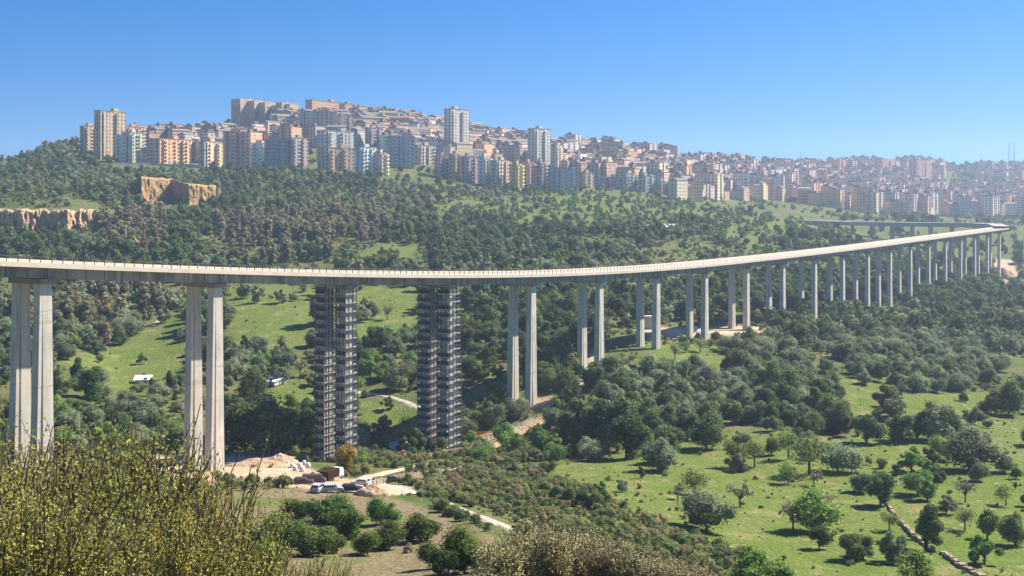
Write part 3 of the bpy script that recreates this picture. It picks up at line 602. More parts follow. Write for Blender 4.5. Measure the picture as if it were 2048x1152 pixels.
for kd, lab in (('olive', 'grey-green olive trees massed over the slopes'), ('evergreen', 'dark evergreen wood covering the hillsides'), ('eucalyptus', 'tan eucalyptus wood on the slope below the town'), ('green', 'mid green trees mixed through the woods')):
    for lod in (0, 1):
        if not any(k[0] == kd and k[1] == lod for k in CROWN_OBJ): plant(kd, gv(*{'olive': (150, 700), 'evergreen': (60, 690), 'eucalyptus': (-150, 640), 'green': (100, 720)}[kd]), 7, 1, lod)
        pts = [(c[2], c[3], c[4] - .04 * c[5], c[5], random.uniform(.9, 1.25)) for c in rest if c[1] == kd and (c[3] >= 480) == (lod == 1)]
        wood('distant_wood' if lod else 'hillside_wood', kd, pts, lod, lab + (', far part' if lod else ', near part'), 'wood')
for kd, lab in (('shrub', 'low green scrub between the trees'), ('drybush', 'brown dry scrub on the ridge')):
    wood('undergrowth', kd, [(c[2], c[3], c[4], c[5], random.uniform(1, 1.4)) for c in shr if c[1] == kd], 0, lab, 'scrub')
print('TREES', len(TREES), 'rest', len(rest), 'shrubs', len(shr))
# ---------------------------------------------------------------- the hill town
def wallmat(name, windows):
    m = bpy.data.materials.new(name); m.use_nodes = True; t = m.node_tree; N = t.nodes; L = t.links; p = N['Principled BSDF']; p.inputs['Roughness'].default_value = .9; p.inputs['Specular IOR Level'].default_value = .1
    oi = N.new('ShaderNodeObjectInfo'); tc = N.new('ShaderNodeTexCoord'); n = N.new('ShaderNodeTexNoise'); n.inputs['Scale'].default_value = .25; n.inputs['Detail'].default_value = 4; L.new(tc.outputs['Object'], n.inputs['Vector'])
    r = N.new('ShaderNodeMapRange'); r.inputs[1].default_value = .35; r.inputs[2].default_value = .7; r.inputs[3].default_value = .8; r.inputs[4].default_value = 1.1; L.new(n.outputs[0], r.inputs[0])
    h = N.new('ShaderNodeHueSaturation'); L.new(r.outputs[0], h.inputs['Value']); L.new(oi.outputs['Color'], h.inputs['Color']); cur = h.outputs[0]
    if windows:
        def M(op, a, b=None):
            q = N.new('ShaderNodeMath'); q.operation = op
            for k, x in enumerate((a, b)):
                if x is None: continue
                if isinstance(x, (int, float)): q.inputs[k].default_value = x
                else: L.new(x, q.inputs[k])
            return q.outputs[0]
        s = N.new('ShaderNodeSeparateXYZ'); L.new(tc.outputs['Object'], s.inputs[0]); g = N.new('ShaderNodeSeparateXYZ'); L.new(tc.outputs['Normal'], g.inputs[0])
        a = M('FRACT', M('DIVIDE', M('ADD', s.outputs[0], s.outputs[1]), 3.7)); b = M('FRACT', M('DIVIDE', M('ADD', s.outputs[2], 40), 3.2))
        k = M('MULTIPLY', M('MULTIPLY', M('GREATER_THAN', a, .3), M('LESS_THAN', a, .64)), M('MULTIPLY', M('GREATER_THAN', b, .3), M('LESS_THAN', b, .82)))
        k = M('MULTIPLY', k, M('LESS_THAN', M('ABSOLUTE', g.outputs[2]), .5))
        wn = N.new('ShaderNodeTexWhiteNoise'); fl = N.new('ShaderNodeCombineXYZ'); L.new(M('FLOOR', M('DIVIDE', M('ADD', s.outputs[0], s.outputs[1]), 3.7)), fl.inputs[0]); L.new(M('FLOOR', M('DIVIDE', M('ADD', s.outputs[2], 40), 3.2)), fl.inputs[1]); L.new(fl.outputs[0], wn.inputs[0])
        k = M('MULTIPLY', k, M('GREATER_THAN', wn.outputs[0], .22))
        x = N.new('ShaderNodeMix'); x.data_type = 'RGBA'; L.new(k, x.inputs[0]); L.new(cur, x.inputs[6]); x.inputs[7].default_value = (.11, .09, .08, 1); cur = x.outputs[2]
    L.new(cur, p.inputs['Base Color']); return m
WALLP = wallmat('plaster_wall', False); WALLW = wallmat('plaster_wall_with_small_openings', True)
ROOFT = mat('clay_tile_roof', (.34, .22, .15), noise=[(.6, .4, .7, (.27, .19, .13), 'Object')], obj_rand=.2); ROOFF = mat('flat_roof_screed', (.3, .26, .22), noise=[(.3, .4, .7, (.22, .19, .17), 'Object')], obj_rand=.2)
GLASS = mat('dark_window', (.09, .09, .09), .3, spec=.5); BALC = wallmat('balcony_plaster', False); SHUT = mat('brown_shutter', (.22, .16, .115))
wm = MB(); wm.box((0, 0, 0), (1.5, .16, 1.7)); WINM = wm.mesh('window', GLASS)
wm = MB(); wm.box((0, 0, 0), (1.5, .16, 1.7)); WINS = wm.mesh('window', SHUT)
bm_ = MB(); bm_.box((0, -.6, 0), (3.3, 1.2, .18)); bm_.box((0, -1.16, .5), (3.3, .08, .84)); BALM = bm_.mesh('balcony', BALC)
def put_box(mb, c, s, rz):
    X = Vector((math.cos(rz), math.sin(rz), 0)); mb.box(c, s, (X, Vector((-X.y, X.x, 0)), UP))
BLD = []
def block(x0, x1, yt, z, col, th=48, depth=None, label=None, kind='apartment_block', grp='apartment blocks and towers of the hill town', balc=True, d2=None, yb=None, win=True, roofkind='flat'):
    th = math.radians(th + 13 if th > 28 else th); PW = (x1 - x0) / F * z; d = depth or max(6, min(13, PW * .38)); w = max(5, (PW - d * abs(math.sin(th))) / math.cos(th)); cx = ((x0 + x1) / 2 - 1024) / F * z; cy = z
    gz = min(float(ground(cx + a, cy + b)) for a in (-w / 3, 0, w / 3) for b in (-6, 0, 6)) - 1.5; top = -(yt - HOR) / F * z; 
    if yb is not None: gz = min(gz, -(yb - HOR) / F * z)
    H = max(5, top - gz); fl = 3.1
    t = thing({'apartment_block': 'apartment_block', 'castle': 'castle', 'tower_block': 'tower_block', 'house': 'house'}[kind], (cx, cy, gz), label, {'apartment_block': 'apartment block', 'castle': 'fortress', 'tower_block': 'tower block', 'house': 'house'}[kind], grp, th)
    mb = MB(); mb.box((0, 0, H / 2), (w, d, H))
    if kind != 'castle': mb.box((w * .26, -d * .5 - .9, H * .48), (w * .34, 1.8, H * .96)); mb.box((-w * .3, -d * .5 - .5, H * .48), (w * .22, 1.0, H * .96))
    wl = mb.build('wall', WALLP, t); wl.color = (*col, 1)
    rf = MB()
    if roofkind == 'tile': rf.hexa([Vector((-w / 2 - .4, -d / 2 - .4, H)), Vector((w / 2 + .4, -d / 2 - .4, H)), Vector((w / 2 + .4, d / 2 + .4, H)), Vector((-w / 2 - .4, d / 2 + .4, H))], [Vector((-w / 2 + d * .3, -.1, H + 2.2)), Vector((w / 2 - d * .3, -.1, H + 2.2)), Vector((w / 2 - d * .3, .1, H + 2.2)), Vector((-w / 2 + d * .3, .1, H + 2.2))]); rf.build('roof', ROOFT, t)
    else:
        rf.box((0, 0, H + .15), (w + .7, d + .7, .3)); rf.build('roof', ROOFF, t)
        pp = MB(); pp.box((w * random.uniform(-.25, .25), 0, H + 1.6), (min(6, w * .3), d * .5, 2.6)); o = pp.build('stair_tower', WALLP, t); o.color = (*[c * .9 for c in col], 1)
    if win:
        nf = int(H / fl); wins = []
        nc = max(2, int(w / 4.0)); ns = max(1, int(d / 4.4))
        for f in range(nf - 1, -1, -1):
            z_ = H - (nf - f) * fl + 1.7
            if z_ < 1: continue
            for c in range(nc): wins.append((((c + .5) / nc - .5) * w, -d / 2 - .05, z_, 0, c))
            for c in range(ns): wins.append((-w / 2 - .05, ((c + .5) / ns - .5) * d, z_, -math.pi / 2, -1))
        over = MB()
        for k, (x, y, z_, r, c) in enumerate(wins):
            if kind != 'castle' and r == 0:
                u_ = x / w; y = -d / 2 - (1.83 if abs(u_ - .26) < .17 else 1.03 if abs(u_ + .3) < .11 else .05); wins[k] = (x, y, z_, r, c)
            if k < 96: o = link('window', WINS if random.random() < .35 else WINM, t, (x, y, z_), r)
            else: put_box(over, (x, y, z_), (1.5, .16, 1.7), r)
        if over.v: tag(over.build('windows', GLASS, t), kind='stuff')
        if balc and kind != 'castle':
            nb = 0
            for (x, y, z_, r, c) in wins:
                if r == 0 and c % 3 == 1 and nb < 40 and kind != 'tower_block': o = link('balcony', BALM, t, (x, y - .03, z_ - 1.15)); o.color = (*[min(.8, q * 1.25) for q in col], 1); nb += 1
    BLD.append([(x0 + x1) / 2, (pix(cx, cy, gz)[1] + yt) / 2, kind, t, H, w, col, z]); return t
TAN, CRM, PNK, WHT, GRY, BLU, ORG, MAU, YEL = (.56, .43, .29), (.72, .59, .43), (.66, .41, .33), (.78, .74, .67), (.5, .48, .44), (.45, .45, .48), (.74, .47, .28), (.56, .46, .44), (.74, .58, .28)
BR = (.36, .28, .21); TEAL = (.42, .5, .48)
HB = [ # x0 x1 ytop z colour yaw kind label
 (197,243,223,1085,TAN,50,'tower_block','tall brown-tan apartment tower with heavy cornice at the left end of the town'),
 (165,197,253,1110,TAN,48,None,'small tan block half hidden by trees left of the brown-tan tower'),
 (248,284,254,1140,PNK,45,None,'pink block rising behind the pale green-white pair beside the brown-tan tower'),
 (229,254,270,1062,WHT,20,None,'narrow grey-white block just right of the brown-tan tower foot'),
 (254,284,266,1066,(.58,.6,.46),48,None,'pale green and cream block with white strip, second right of the brown-tan tower'),
 (276,307,302,1050,CRM,40,None,'low cream building in front of the pale green block by the road'),
 (311,381,279,1068,ORG,52,None,'wide peach-orange block above the road, largest of the orange ones at left'),
 (383,406,284,1085,(.5,.38,.32),40,None,'narrow dusty-pink block between the peach-orange and the tan curved block'),
 (404,442,284,1058,CRM,55,None,'tan-cream block with strong sunlit side left of the big pink block'),
 (446,499,264,1052,PNK,25,None,'big pink block with grey-green balconies in the middle of the left row'),
 (501,528,287,1056,WHT,15,None,'slim white block with two dark stripes right of the big pink block'),
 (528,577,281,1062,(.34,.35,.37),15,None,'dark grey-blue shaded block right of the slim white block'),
 (577,614,276,1070,MAU,40,None,'mauve block partly behind trees, right of the dark grey-blue one'),
 (599,674,223,1240,(.44,.43,.36),22,None,'very wide grey-green block standing tall below the orange palace'),
 (672,706,232,1265,(.46,.4,.36),30,None,'greyish pink block adjoining the wide grey-green block on its right'),
 (636,704,262,1120,(.6,.59,.53),35,None,'long white-grey block stepped in front of the wide grey-green block'),
 (637,707,296,1060,(.62,.46,.35),30,None,'peach framed block with grey window bays above the pines'),
 (712,752,295,1035,(.6,.66,.64),45,None,'bright white and pale teal block stepping down the slope'),
 (750,774,306,1040,CRM,48,None,'cream block leaning against the pale teal block on its right'),
 (731,765,256,1200,MAU,35,None,'mauve-grey block behind and above the pale teal block'),
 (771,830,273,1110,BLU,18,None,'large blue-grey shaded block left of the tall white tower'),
 (826,866,291,1150,(.52,.46,.38),45,None,'low beige terraces right of the large blue-grey block'),
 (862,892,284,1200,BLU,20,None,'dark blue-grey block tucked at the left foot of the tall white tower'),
 (889,937,219,1235,(.66,.6,.52),42,'tower_block','tallest white tower with cream vertical strips in the town centre'),
 (869,897,311,1085,MAU,30,None,'mauve block at the left end of the central front row'),
 (897,923,308,1082,TAN,45,None,'tan block with dark stripes below the tallest white tower'),
 (923,957,313,1078,(.5,.42,.4),35,None,'dusty pink-grey block right of the dark striped tan block'),
 (957,981,314,1074,WHT,45,None,'white block in the middle of the central front row'),
 (981,1019,321,1070,(.6,.48,.38),50,None,'cream-pink block left of the yellow-orange one in the front row'),
 (1021,1044,328,1066,YEL,52,None,'narrow yellow-orange block in the front row'),
 (1045,1070,325,1078,PNK,45,None,'dusty pink block right of the narrow yellow-orange block'),
 (1070,1091,324,1084,(.55,.5,.43),50,None,'pale cream block right of the dusty pink one in the front row'),
 (1055,1101,258,1260,(.6,.6,.56),40,'tower_block','second tall tower, grey-white with a dark central groove'),
 (1101,1124,291,1250,CRM,54,None,'cream lit block right beside the grey-white second tower'),
 (1090,1122,335,1090,(.38,.38,.43),15,None,'slate-blue block right of the pale cream block'),
 (1122,1156,340,1110,(.45,.48,.52),20,None,'pale blue-grey block with many windows near the wood edge'),
 (1156,1186,346,1150,TAN,40,None,'brownish low block between two blue-grey blocks'),
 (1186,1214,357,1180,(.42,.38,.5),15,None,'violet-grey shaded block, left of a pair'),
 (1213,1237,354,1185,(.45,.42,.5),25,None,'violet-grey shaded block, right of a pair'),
 (1237,1273,347,1190,(.48,.5,.42),40,None,'olive-grey block with teal bays and dark left side'),
 (1275,1310,352,1195,TEAL,35,None,'white and teal block next to the olive-grey block'),
 (1309,1331,362,1200,(.5,.48,.44),45,None,'plain grey-beige block right of the white and teal one'),
 (1330,1355,364,1205,(.52,.52,.48),25,None,'rounded pale grey block right of the plain grey-beige one'),
 (1355,1378,375,1215,(.55,.52,.36),45,None,'yellowish block at the right end of the near row'),
 (1200,1238,338,1290,CRM,40,None,'cream upper block above the violet-grey pair'),
 (1274,1312,325,1400,BR,30,None,'brown block high on the slope left of the mauve blocks'),
 (1315,1343,319,1420,MAU,40,None,'taller mauve block under the right skyline'),
 (1343,1359,321,1425,WHT,30,None,'slim whitish block right of the taller mauve block'),
 (1535,1566,321,1900,TAN,48,None,'tan block on the skyline at the gap in the far ridge'),
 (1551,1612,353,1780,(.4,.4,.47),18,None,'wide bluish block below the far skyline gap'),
 (1535,1573,399,1560,(.62,.36,.22),45,None,'bright orange block low on the far slope'),
 (1575,1608,405,1540,BLU,20,None,'blue-grey block right of the bright orange block'),
 (1660,1694,320,2150,PNK,40,None,'pink slab block on the far skyline'),
 (1741,1797,319,2200,PNK,42,None,'long pink slab on the far skyline, middle one'),
 (1805,1876,321,2180,(.56,.36,.32),44,None,'longest pink slab on the right of the far skyline'),
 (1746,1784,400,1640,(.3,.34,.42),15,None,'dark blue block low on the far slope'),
 (1806,1836,391,1650,(.66,.42,.34),48,None,'salmon block low on the far slope right of the dark blue one'),
 (1850,1882,403,1640,(.58,.46,.44),45,None,'pale pink block near the far viaduct'),
 (2022,2056,394,1700,(.62,.44,.36),48,None,'salmon block at the right edge among trees'),
]
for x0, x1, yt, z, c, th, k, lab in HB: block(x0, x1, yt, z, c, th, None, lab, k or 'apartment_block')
SAN = (.5, .4, .27)
fortm = mat('weathered_fortress_stone', (.56, .44, .28), noise=[(.08, .4, .65, (.36, .27, .17), 'World'), (.4, .5, .7, (.58, .47, .33), 'World')], bump=(.5, .5))
def fortress(name, segs, z, label, foot):
    t = thing(name, ((segs[0][0] + segs[-1][1] - 2048) / 2 / F * z, z, -(foot - HOR) / F * z), label, 'fortress', 'old palaces on the crest', math.radians(60))
    R_ = Matrix.Rotation(-math.radians(60), 3, 'Z')
    for k, (x0, x1, yt, dz, dep) in enumerate(segs):
        cx = ((x0 + x1) / 2 - 1024) / F * z; PW = (x1 - x0) / F * z; w = (PW - dep * .866 * .55) / .5; top = -(yt - HOR) / F * z - t.location.z; loc = R_ @ Vector((cx - t.location.x, dz, 0)); mb = MB()
        mb.box((loc.x, loc.y, top / 2 - 12), (w, dep, top + 24), taper=.97)
        for q in range(int(w / 3)): mb.box((loc.x - w * .46 + q * 3, loc.y - dep * .46, top + .5 * random.random()), (1.8, .7, random.uniform(.6, 2.4)))
        mb.build('bastion', fortm, t)
        for q in range(int(w / 7)):
            o = link('window', WINM, t, (loc.x + random.uniform(-.38, .38) * w, loc.y - dep / 2 - .02, top * random.uniform(.35, .85)), 0, (1.2, 1, 1.5))
    return t
fortress('castle', [(469, 500, 199, 0, 14), (499, 523, 202, 3, 10), (521, 546, 205, 6, 9)], 1400, 'ruined tan fortress with a dark shaded end on the hilltop', 262)
fortress('castle', [(545, 558, 211, 0, 7), (555, 574, 205, 2, 9), (572, 592, 208, 4, 7)], 1405, 'lower broken tan fortress wing right of the ruined fortress', 262)
block(619, 681, 203, 1425, (.6, .38, .24), 52, 9, 'long orange palace on the crest', 'castle', 'old palaces on the crest', yb=245)
block(679, 704, 208, 1428, (.52, .38, .28), 45, 9, 'short tan palace wing joined right of the long orange palace', 'castle', 'old palaces on the crest', yb=245)
# ordinary houses and blocks, many alike in build
def proto_house(w, d, H, tile, big):
    a = MB(); a.box((0, 0, H / 2 - 3), (w, d, H + 6))
    if big: a.box((w * .2, -d * .5 - .5, H / 2 - 3), (w * .25, 1.0, H + 6))
    wall = a.mesh('wall', WALLW); r = MB()
    if tile: r.hexa([Vector((-w / 2 - .4, -d / 2 - .4, H)), Vector((w / 2 + .4, -d / 2 - .4, H)), Vector((w / 2 + .4, d / 2 + .4, H)), Vector((-w / 2 - .4, d / 2 + .4, H))], [Vector((-w / 2 + 1, -.1, H + 1.8)), Vector((w / 2 - 1, -.1, H + 1.8)), Vector((w / 2 - 1, .1, H + 1.8)), Vector((-w / 2 + 1, .1, H + 1.8))])
    else: r.box((0, 0, H + .12), (w + .6, d + .6, .24)); r.box((-w * .2, d * .1, H + 1.4), (w * .3, d * .4, 2.4))
    return wall, r.mesh('roof', ROOFT if tile else ROOFF), H, w
random.seed(21)
SM = [proto_house(random.uniform(11, 22), random.uniform(8, 10), random.choice((9.6, 12.8, 16, 19.2)), i % 2 == 0, False) for i in range(10)]
BG = [proto_house(random.uniform(16, 30), random.uniform(11, 14), random.choice((16, 19.2, 22.4, 25.6)), False, True) for i in range(10)]
HC = [(TAN, 'tan'), (CRM, 'cream'), (PNK, 'pink'), (WHT, 'whitish'), (GRY, 'grey'), (ORG, 'orange'), ((.52, .42, .3), 'sandy'), (MAU, 'mauve'), ((.56, .4, .3), 'peach')]
OLD = [[(600,290),(600,254),(700,246),(800,243),(880,256),(960,276),(1050,295),(1130,312),(1140,345),(1000,325),(860,330),(720,300)], [(250,300),(300,284),(440,286),(600,280),(600,292),(450,305)], [(548,272),(566,248),(600,248),(600,275)]]
MIDR = [[(1100,302),(1300,318),(1400,332),(1530,345),(1530,400),(1400,400),(1370,408),(1300,372),(1180,362),(1100,350)]]
FARR = [[(1880,392),(2090,378),(2090,430),(1900,436)], [(1930,345),(2090,335),(2090,372),(1960,375)], [(1400,340),(1530,348),(1550,335),(1640,330),(1900,335),(1880,372),(1800,376),(1900,395),(1910,430),(1560,436),(1380,415)], [(1990,395),(2080,390),(2080,425),(1990,425)]]
HOUSES = []; EXTRA = []
def fill(polys, sp, z0, z1, protos, kind, th=(48, 74), lim=300):
    X, Y, G, px, py = scatter(sp, z0, z1, .3); ok = anyq(px, py, polys); L_ = [k for k in range(len(X)) if ok[k]]; random.shuffle(L_)
    for k_, k in enumerate(L_):
        x, y = float(X[k]), float(Y[k]); wl, rf, H, w = random.choice(protos)
        if any(abs(b[0] - px[k]) < (b[5] + w) * .32 * F / y and abs(b[7] - y) < 16 for b in BLD): continue
        a = math.radians(random.uniform(*th) if random.random() < .7 else random.uniform(5, 30)); col, cn = random.choice(HC); f = random.uniform(.9, 1.2); col = col if y < 1500 else tuple(.55 * c + .45 * q for c, q in zip(col, (.68, .56, .52))); s = random.uniform(.9, 1.1)  # far walls mixed towards pale pink-grey: distance haze put into their colour
        if k_ >= lim:
            EXTRA.append((x, y, float(G[k]) - .3, wl, rf, a, s, [c * f for c in col])); continue
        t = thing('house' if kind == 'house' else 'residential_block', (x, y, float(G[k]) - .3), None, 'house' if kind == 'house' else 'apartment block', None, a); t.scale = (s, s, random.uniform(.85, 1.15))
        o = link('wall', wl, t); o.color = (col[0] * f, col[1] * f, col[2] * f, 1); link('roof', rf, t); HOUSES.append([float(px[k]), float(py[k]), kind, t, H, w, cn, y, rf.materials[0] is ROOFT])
fill(OLD, 11.5, 1040, 1560, SM, 'house', lim=292)
fill(MIDR, 16.5, 1120, 1800, SM + SM + BG[:5], 'block', lim=130)
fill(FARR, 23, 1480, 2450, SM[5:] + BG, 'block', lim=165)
# past the three hundred of each kind: the smallest houses packed between them, as one mass
def merge_extra():
    V, Fc, T, MI = [], [], [], []
    for x, y, z, wl, rf, a, sc_, col in EXTRA:
        ca, sa = math.cos(a) * sc_, math.sin(a) * sc_
        for mi, m in ((0, wl), (1, rf)):
            k = len(V)
            for v in m.vertices: V.append((x + v.co.x * ca - v.co.y * sa, y + v.co.x * sa + v.co.y * ca, z + v.co.z)); T += [*col, 1]
            for p in m.polygons: Fc.append(tuple(k + i for i in p.vertices)); MI.append(mi)
    me = bpy.data.meshes.new('packed_houses'); me.from_pydata(V, [], Fc); ca_ = me.color_attributes.new('tone', 'FLOAT_COLOR', 'POINT'); ca_.data.foreach_set('color', T)
    m = bpy.data.materials.new('packed_plaster'); m.use_nodes = True; t = m.node_tree; p = t.nodes['Principled BSDF']; p.inputs['Roughness'].default_value = .9; vc = t.nodes.new('ShaderNodeVertexColor'); vc.layer_name = 'tone'
    g = t.nodes.new('ShaderNodeNewGeometry'); sx = t.nodes.new('ShaderNodeSeparateXYZ'); t.links.new(g.outputs['Position'], sx.inputs[0]); sn = t.nodes.new('ShaderNodeSeparateXYZ'); t.links.new(g.outputs['Normal'], sn.inputs[0])
    def M(op, a, b=None):
        q = t.nodes.new('ShaderNodeMath'); q.operation = op
        for k, x in enumerate((a, b)):
            if x is None: continue
            if isinstance(x, (int, float)): q.inputs[k].default_value = x
            else: t.links.new(x, q.inputs[k])
        return q.outputs[0]
    a_ = M('FRACT', M('DIVIDE', M('ADD', M('ADD', sx.outputs[0], M('MULTIPLY', sx.outputs[1], .4)), 9000), 3.1)); b_ = M('FRACT', M('DIVIDE', M('ADD', sx.outputs[2], 400), 3.2))
    k_ = M('MULTIPLY', M('MULTIPLY', M('GREATER_THAN', a_, .3), M('LESS_THAN', a_, .66)), M('MULTIPLY', M('GREATER_THAN', b_, .3), M('LESS_THAN', b_, .85))); k_ = M('MULTIPLY', k_, M('LESS_THAN', M('ABSOLUTE', sn.outputs[2]), .5))
    r_ = t.nodes.new('ShaderNodeMapRange'); r_.inputs[3].default_value = 1; r_.inputs[4].default_value = .25; t.links.new(k_, r_.inputs[0]); h = t.nodes.new('ShaderNodeHueSaturation'); t.links.new(r_.outputs[0], h.inputs['Value']); t.links.new(vc.outputs[0], h.inputs['Color']); t.links.new(h.outputs[0], p.inputs['Base Color'])
    me.materials.append(m); me.materials.append(ROOFF); me.polygons.foreach_set('material_index', MI); tag(link('packed_houses', me), 'mass of small houses packed between the others on the town hill', 'houses', None, 'stuff')
if EXTRA: merge_extra()
print('HOUSES', len(HOUSES), 'BLD', len(BLD))
# ---------------------------------------------------------------- rock faces
rockm = mat('ochre_rock', (.52, .36, .2), noise=[((.12, .12, .35), .4, .68, (.38, .27, .17), 'World'), ((.35, .35, .12), .5, .72, (.2, .15, .1), 'World'), (.9, .55, .75, (.6, .48, .34), 'World')], bump=(.5, .6))
rockq = mat('quarry_face_rock', (.4, .24, .1), noise=[((.12, .12, .2), .42, .62, (.36, .22, .1), 'World'), (.5, .5, .7, (.48, .34, .18), 'World'), ((.3, .3, 1.2), .58, .66, (.2, .13, .07), 'World')], bump=(.5, .8))
def face(name, line, foot, top, m, amp, label, cat):
    lx = np.array([p[0] for p in line], float); lz = [p[1] for p in line]; tops = top if isinstance(top, list) else [top] * len(line); mb = MB(); nx, nz = int((lx[-1] - lx[0]) / 1.6), 16
    c0 = None
    for i in range(nx + 1):
        px = lx[0] + (lx[-1] - lx[0]) * i / nx; z = float(np.interp(px, lx, lz)); tp = float(np.interp(px, lx, tops)) + (vnoise(px / 9., 3.) - .5) * amp * .7; lo = -(foot + 3 - HOR) / F * z; hi = -(tp - HOR) / F * z
        for j in range(nz + 1):
            q = j / nz; dd = (fbm(px / 5. + 11, j / 4. + 2, 3) - .5) * amp; zz = z - 2 + dd + (1.5 if j == nz else 0) + q * 1.5; mb.v.append(((px - 1024) / F * zz, zz, lo + (hi - lo) * q))
        zb = z + 9; mb.v.append(((px - 1024) / F * zb, zb, hi + .3))
    r = nz + 2
    for i in range(nx):
        for j in range(nz + 1): mb.f.append((i * r + j, (i + 1) * r + j, (i + 1) * r + j + 1, i * r + j + 1))
    return tag(mb.build(name, m), label, cat)
face('cliff', CUTS[0][0], CUTS[0][1], CUTS[0][2], rockm, 7, 'broken ochre rock cliff along the left slope between the woods', 'cliff')
face('quarry_face', CUTS[1][0], CUTS[1][1], CUTS[1][2], rockq, 4.0, 'smooth orange quarry cut with a shaded fold below the town', 'rock face')
# ---------------------------------------------------------------- haze
hz = MB(); hz.box((200, 1690, 5), (5200, 3560, 250)); o = hz.mesh('haze', None) if False else None
hm = bpy.data.meshes.new('haze'); hm.from_pydata(hz.v, [], hz.f); vm = bpy.data.materials.new('haze_air'); vm.use_nodes = True; t_ = vm.node_tree; t_.nodes.remove(t_.nodes['Principled BSDF'])
pv = t_.nodes.new('ShaderNodeVolumePrincipled'); pv.inputs['Color'].default_value = (.62, .79, 1, 1); pv.inputs['Density'].default_value = .00016; pv.inputs['Anisotropy'].default_value = .3
t_.links.new(pv.outputs[0], t_.nodes['Material Output'].inputs['Volume']); hm.materials.append(vm); tag(link('haze', hm), 'thin blue daylight haze over the valley and far town', 'haze', None, 'stuff')
# ---------------------------------------------------------------- shrubs on the viewer's own slope
random.seed(5)
broomL = leafmat('broom_leaves', (.14, .14, .035), (.3, .29, .065), (.5, .46, .13), .42, .15); caneL = leafmat('cane_blades', (.2, .19, .08), (.46, .4, .2), (.68, .58, .33), .45, .2)
stemm = mat('shrub_stems', (.13, .1, .07))
def broom(seed, H, R, nst, nleaf, leaf, lm, spread=1.0):
    r = np.random.default_rng(seed); mb = MB(); P, NRM, T = [], [], []
    for s in range(nst):
        a = r.uniform(0, 6.28); b = R * .25 * r.random() ** .5; tip = R * r.uniform(.2, 1) * spread; h = H * r.uniform(.62, 1.0); a2 = a + r.normal() * .5
        pts = [np.array([b * math.cos(a), b * math.sin(a), -.1])]
        for k in range(1, 5): q = k / 4; pts.append(np.array([b * math.cos(a) + (tip - b * .5) * q ** 1.4 * math.cos(a2), b * math.sin(a) + (tip - b * .5) * q ** 1.4 * math.sin(a2), h * q]) + r.normal(size=3) * .03 * H * q)
        mb.tube([tuple(p) for p in pts], .007 * H, 4, .0018 * H); branches = [(pts, .25)]
        for t_ in range(4):
            k = r.integers(1, 4); p0 = pts[k]; d = r.normal(size=3) * .5; d[2] = abs(d[2]) + .8; d /= np.linalg.norm(d); L_ = H * r.uniform(.14, .3); br = [p0, p0 + d * L_ * .5 + r.normal(size=3) * .02 * H, p0 + d * L_]
            mb.tube([tuple(p) for p in br], .003 * H, 3, .0012 * H); branches.append((br, 0))
        per = nleaf // nst // 5; tn = r.random()
        for br, lo in branches:
            for _ in range(per):
                q = r.uniform(lo, 1) * (len(br) - 1); i = min(int(q), len(br) - 2); c = br[i] + (br[i + 1] - br[i]) * (q - i) + r.normal(size=3) * .016 * H; P.append(c); n = r.normal(size=3); n[2] += .4; NRM.append(n / np.linalg.norm(n)); T.append(np.clip(tn * .5 + r.random() * .5, 0, 1))
    P, NRM = np.array(P), np.array(NRM); return leaf_mesh('foliage', P, NRM, leaf * r.uniform(.6, 1.4, len(P)), np.array(T), lm, 2.4), mb.mesh('stems', stemm)
BR_ = [broom(40 + i, 3.0, 1.0, 84, 15000, .0195, broomL) for i in range(4)]
for k, (px, z, top, lab) in enumerate([(20,14,868,'yellow-green broom shrub at the left edge with tall dark stem'), (125,16,892,'yellow-green broom shrub in front of the first pier'), (240,15,872,'tallest yellow-green broom shrub between the first two piers'),
  (350,17,905,'loose yellow-green broom shrub left of the second pier foot'), (440,17,992,'yellow-green broom shrub below the second pier foot'), (60,11,985,'leafy broom shrub low in the near left corner'), (200,11.5,1005,'dense broom shrub low in front of the tallest one'),
  (325,12,1040,'low broom shrub below the loose one'), (505,19,1085,'broom shrub at the edge of the ploughed field'), (575,22,1118,'small grey-green broom shrub on the slope right of the broom row'), (650,27,1128,'last small broom shrub at the right of the broom row'), (-60,12,900,'broom shrub half outside the left edge')]):
    u = (px - 1024) / F; g = gv(u * z, z); H = -(top - HOR) / F * z - g.z; f, s = BR_[k % 4]
    t = thing('broom_shrub', g, lab, 'shrub', 'broom shrubs on the near slope', random.uniform(0, 6.28), (max(.8, H / 3), max(.8, H / 3), H / 3 * 1.06)); link('foliage', f, t); link('stems', s, t)
CN = [broom(60 + i, 5.5, 1.5, 190, 12000, .06, caneL, .8) for i in range(3)]
for k, (px, z, top, lab) in enumerate([(1000,70,1088,'dark leftmost cane clump beside the citrus trees'), (1050,76,1064,'tall tan cane clump, second from left'), (1105,74,1056,'tallest feathery tan cane clump in the middle of the thicket'), (1160,78,1066,'yellowish cane clump right of the tallest one'),
   (1215,74,1086,'tan cane clump on the falling ridge, fifth from left'), (1270,72,1100,'sixth cane clump, low and yellowish'), (1330,70,1120,'seventh cane clump near the frame foot'), (1395,68,1138,'last cane clump at the right end of the thicket'), (960,60,1150,'dark cane clump at the bottom under the citrus trees')]):
    u = (px - 1024) / F; g = gv(u * z, z); H = max(1.5, -(top - HOR) / F * z - g.z); f, s = CN[k % 3]
    t = thing('cane_clump', g, lab, 'cane', 'cane thicket on the near ridge', random.uniform(0, 6.28), (1.1, 1.1, H / 5.5 * 1.05)); link('foliage', f, t); link('stems', s, t)
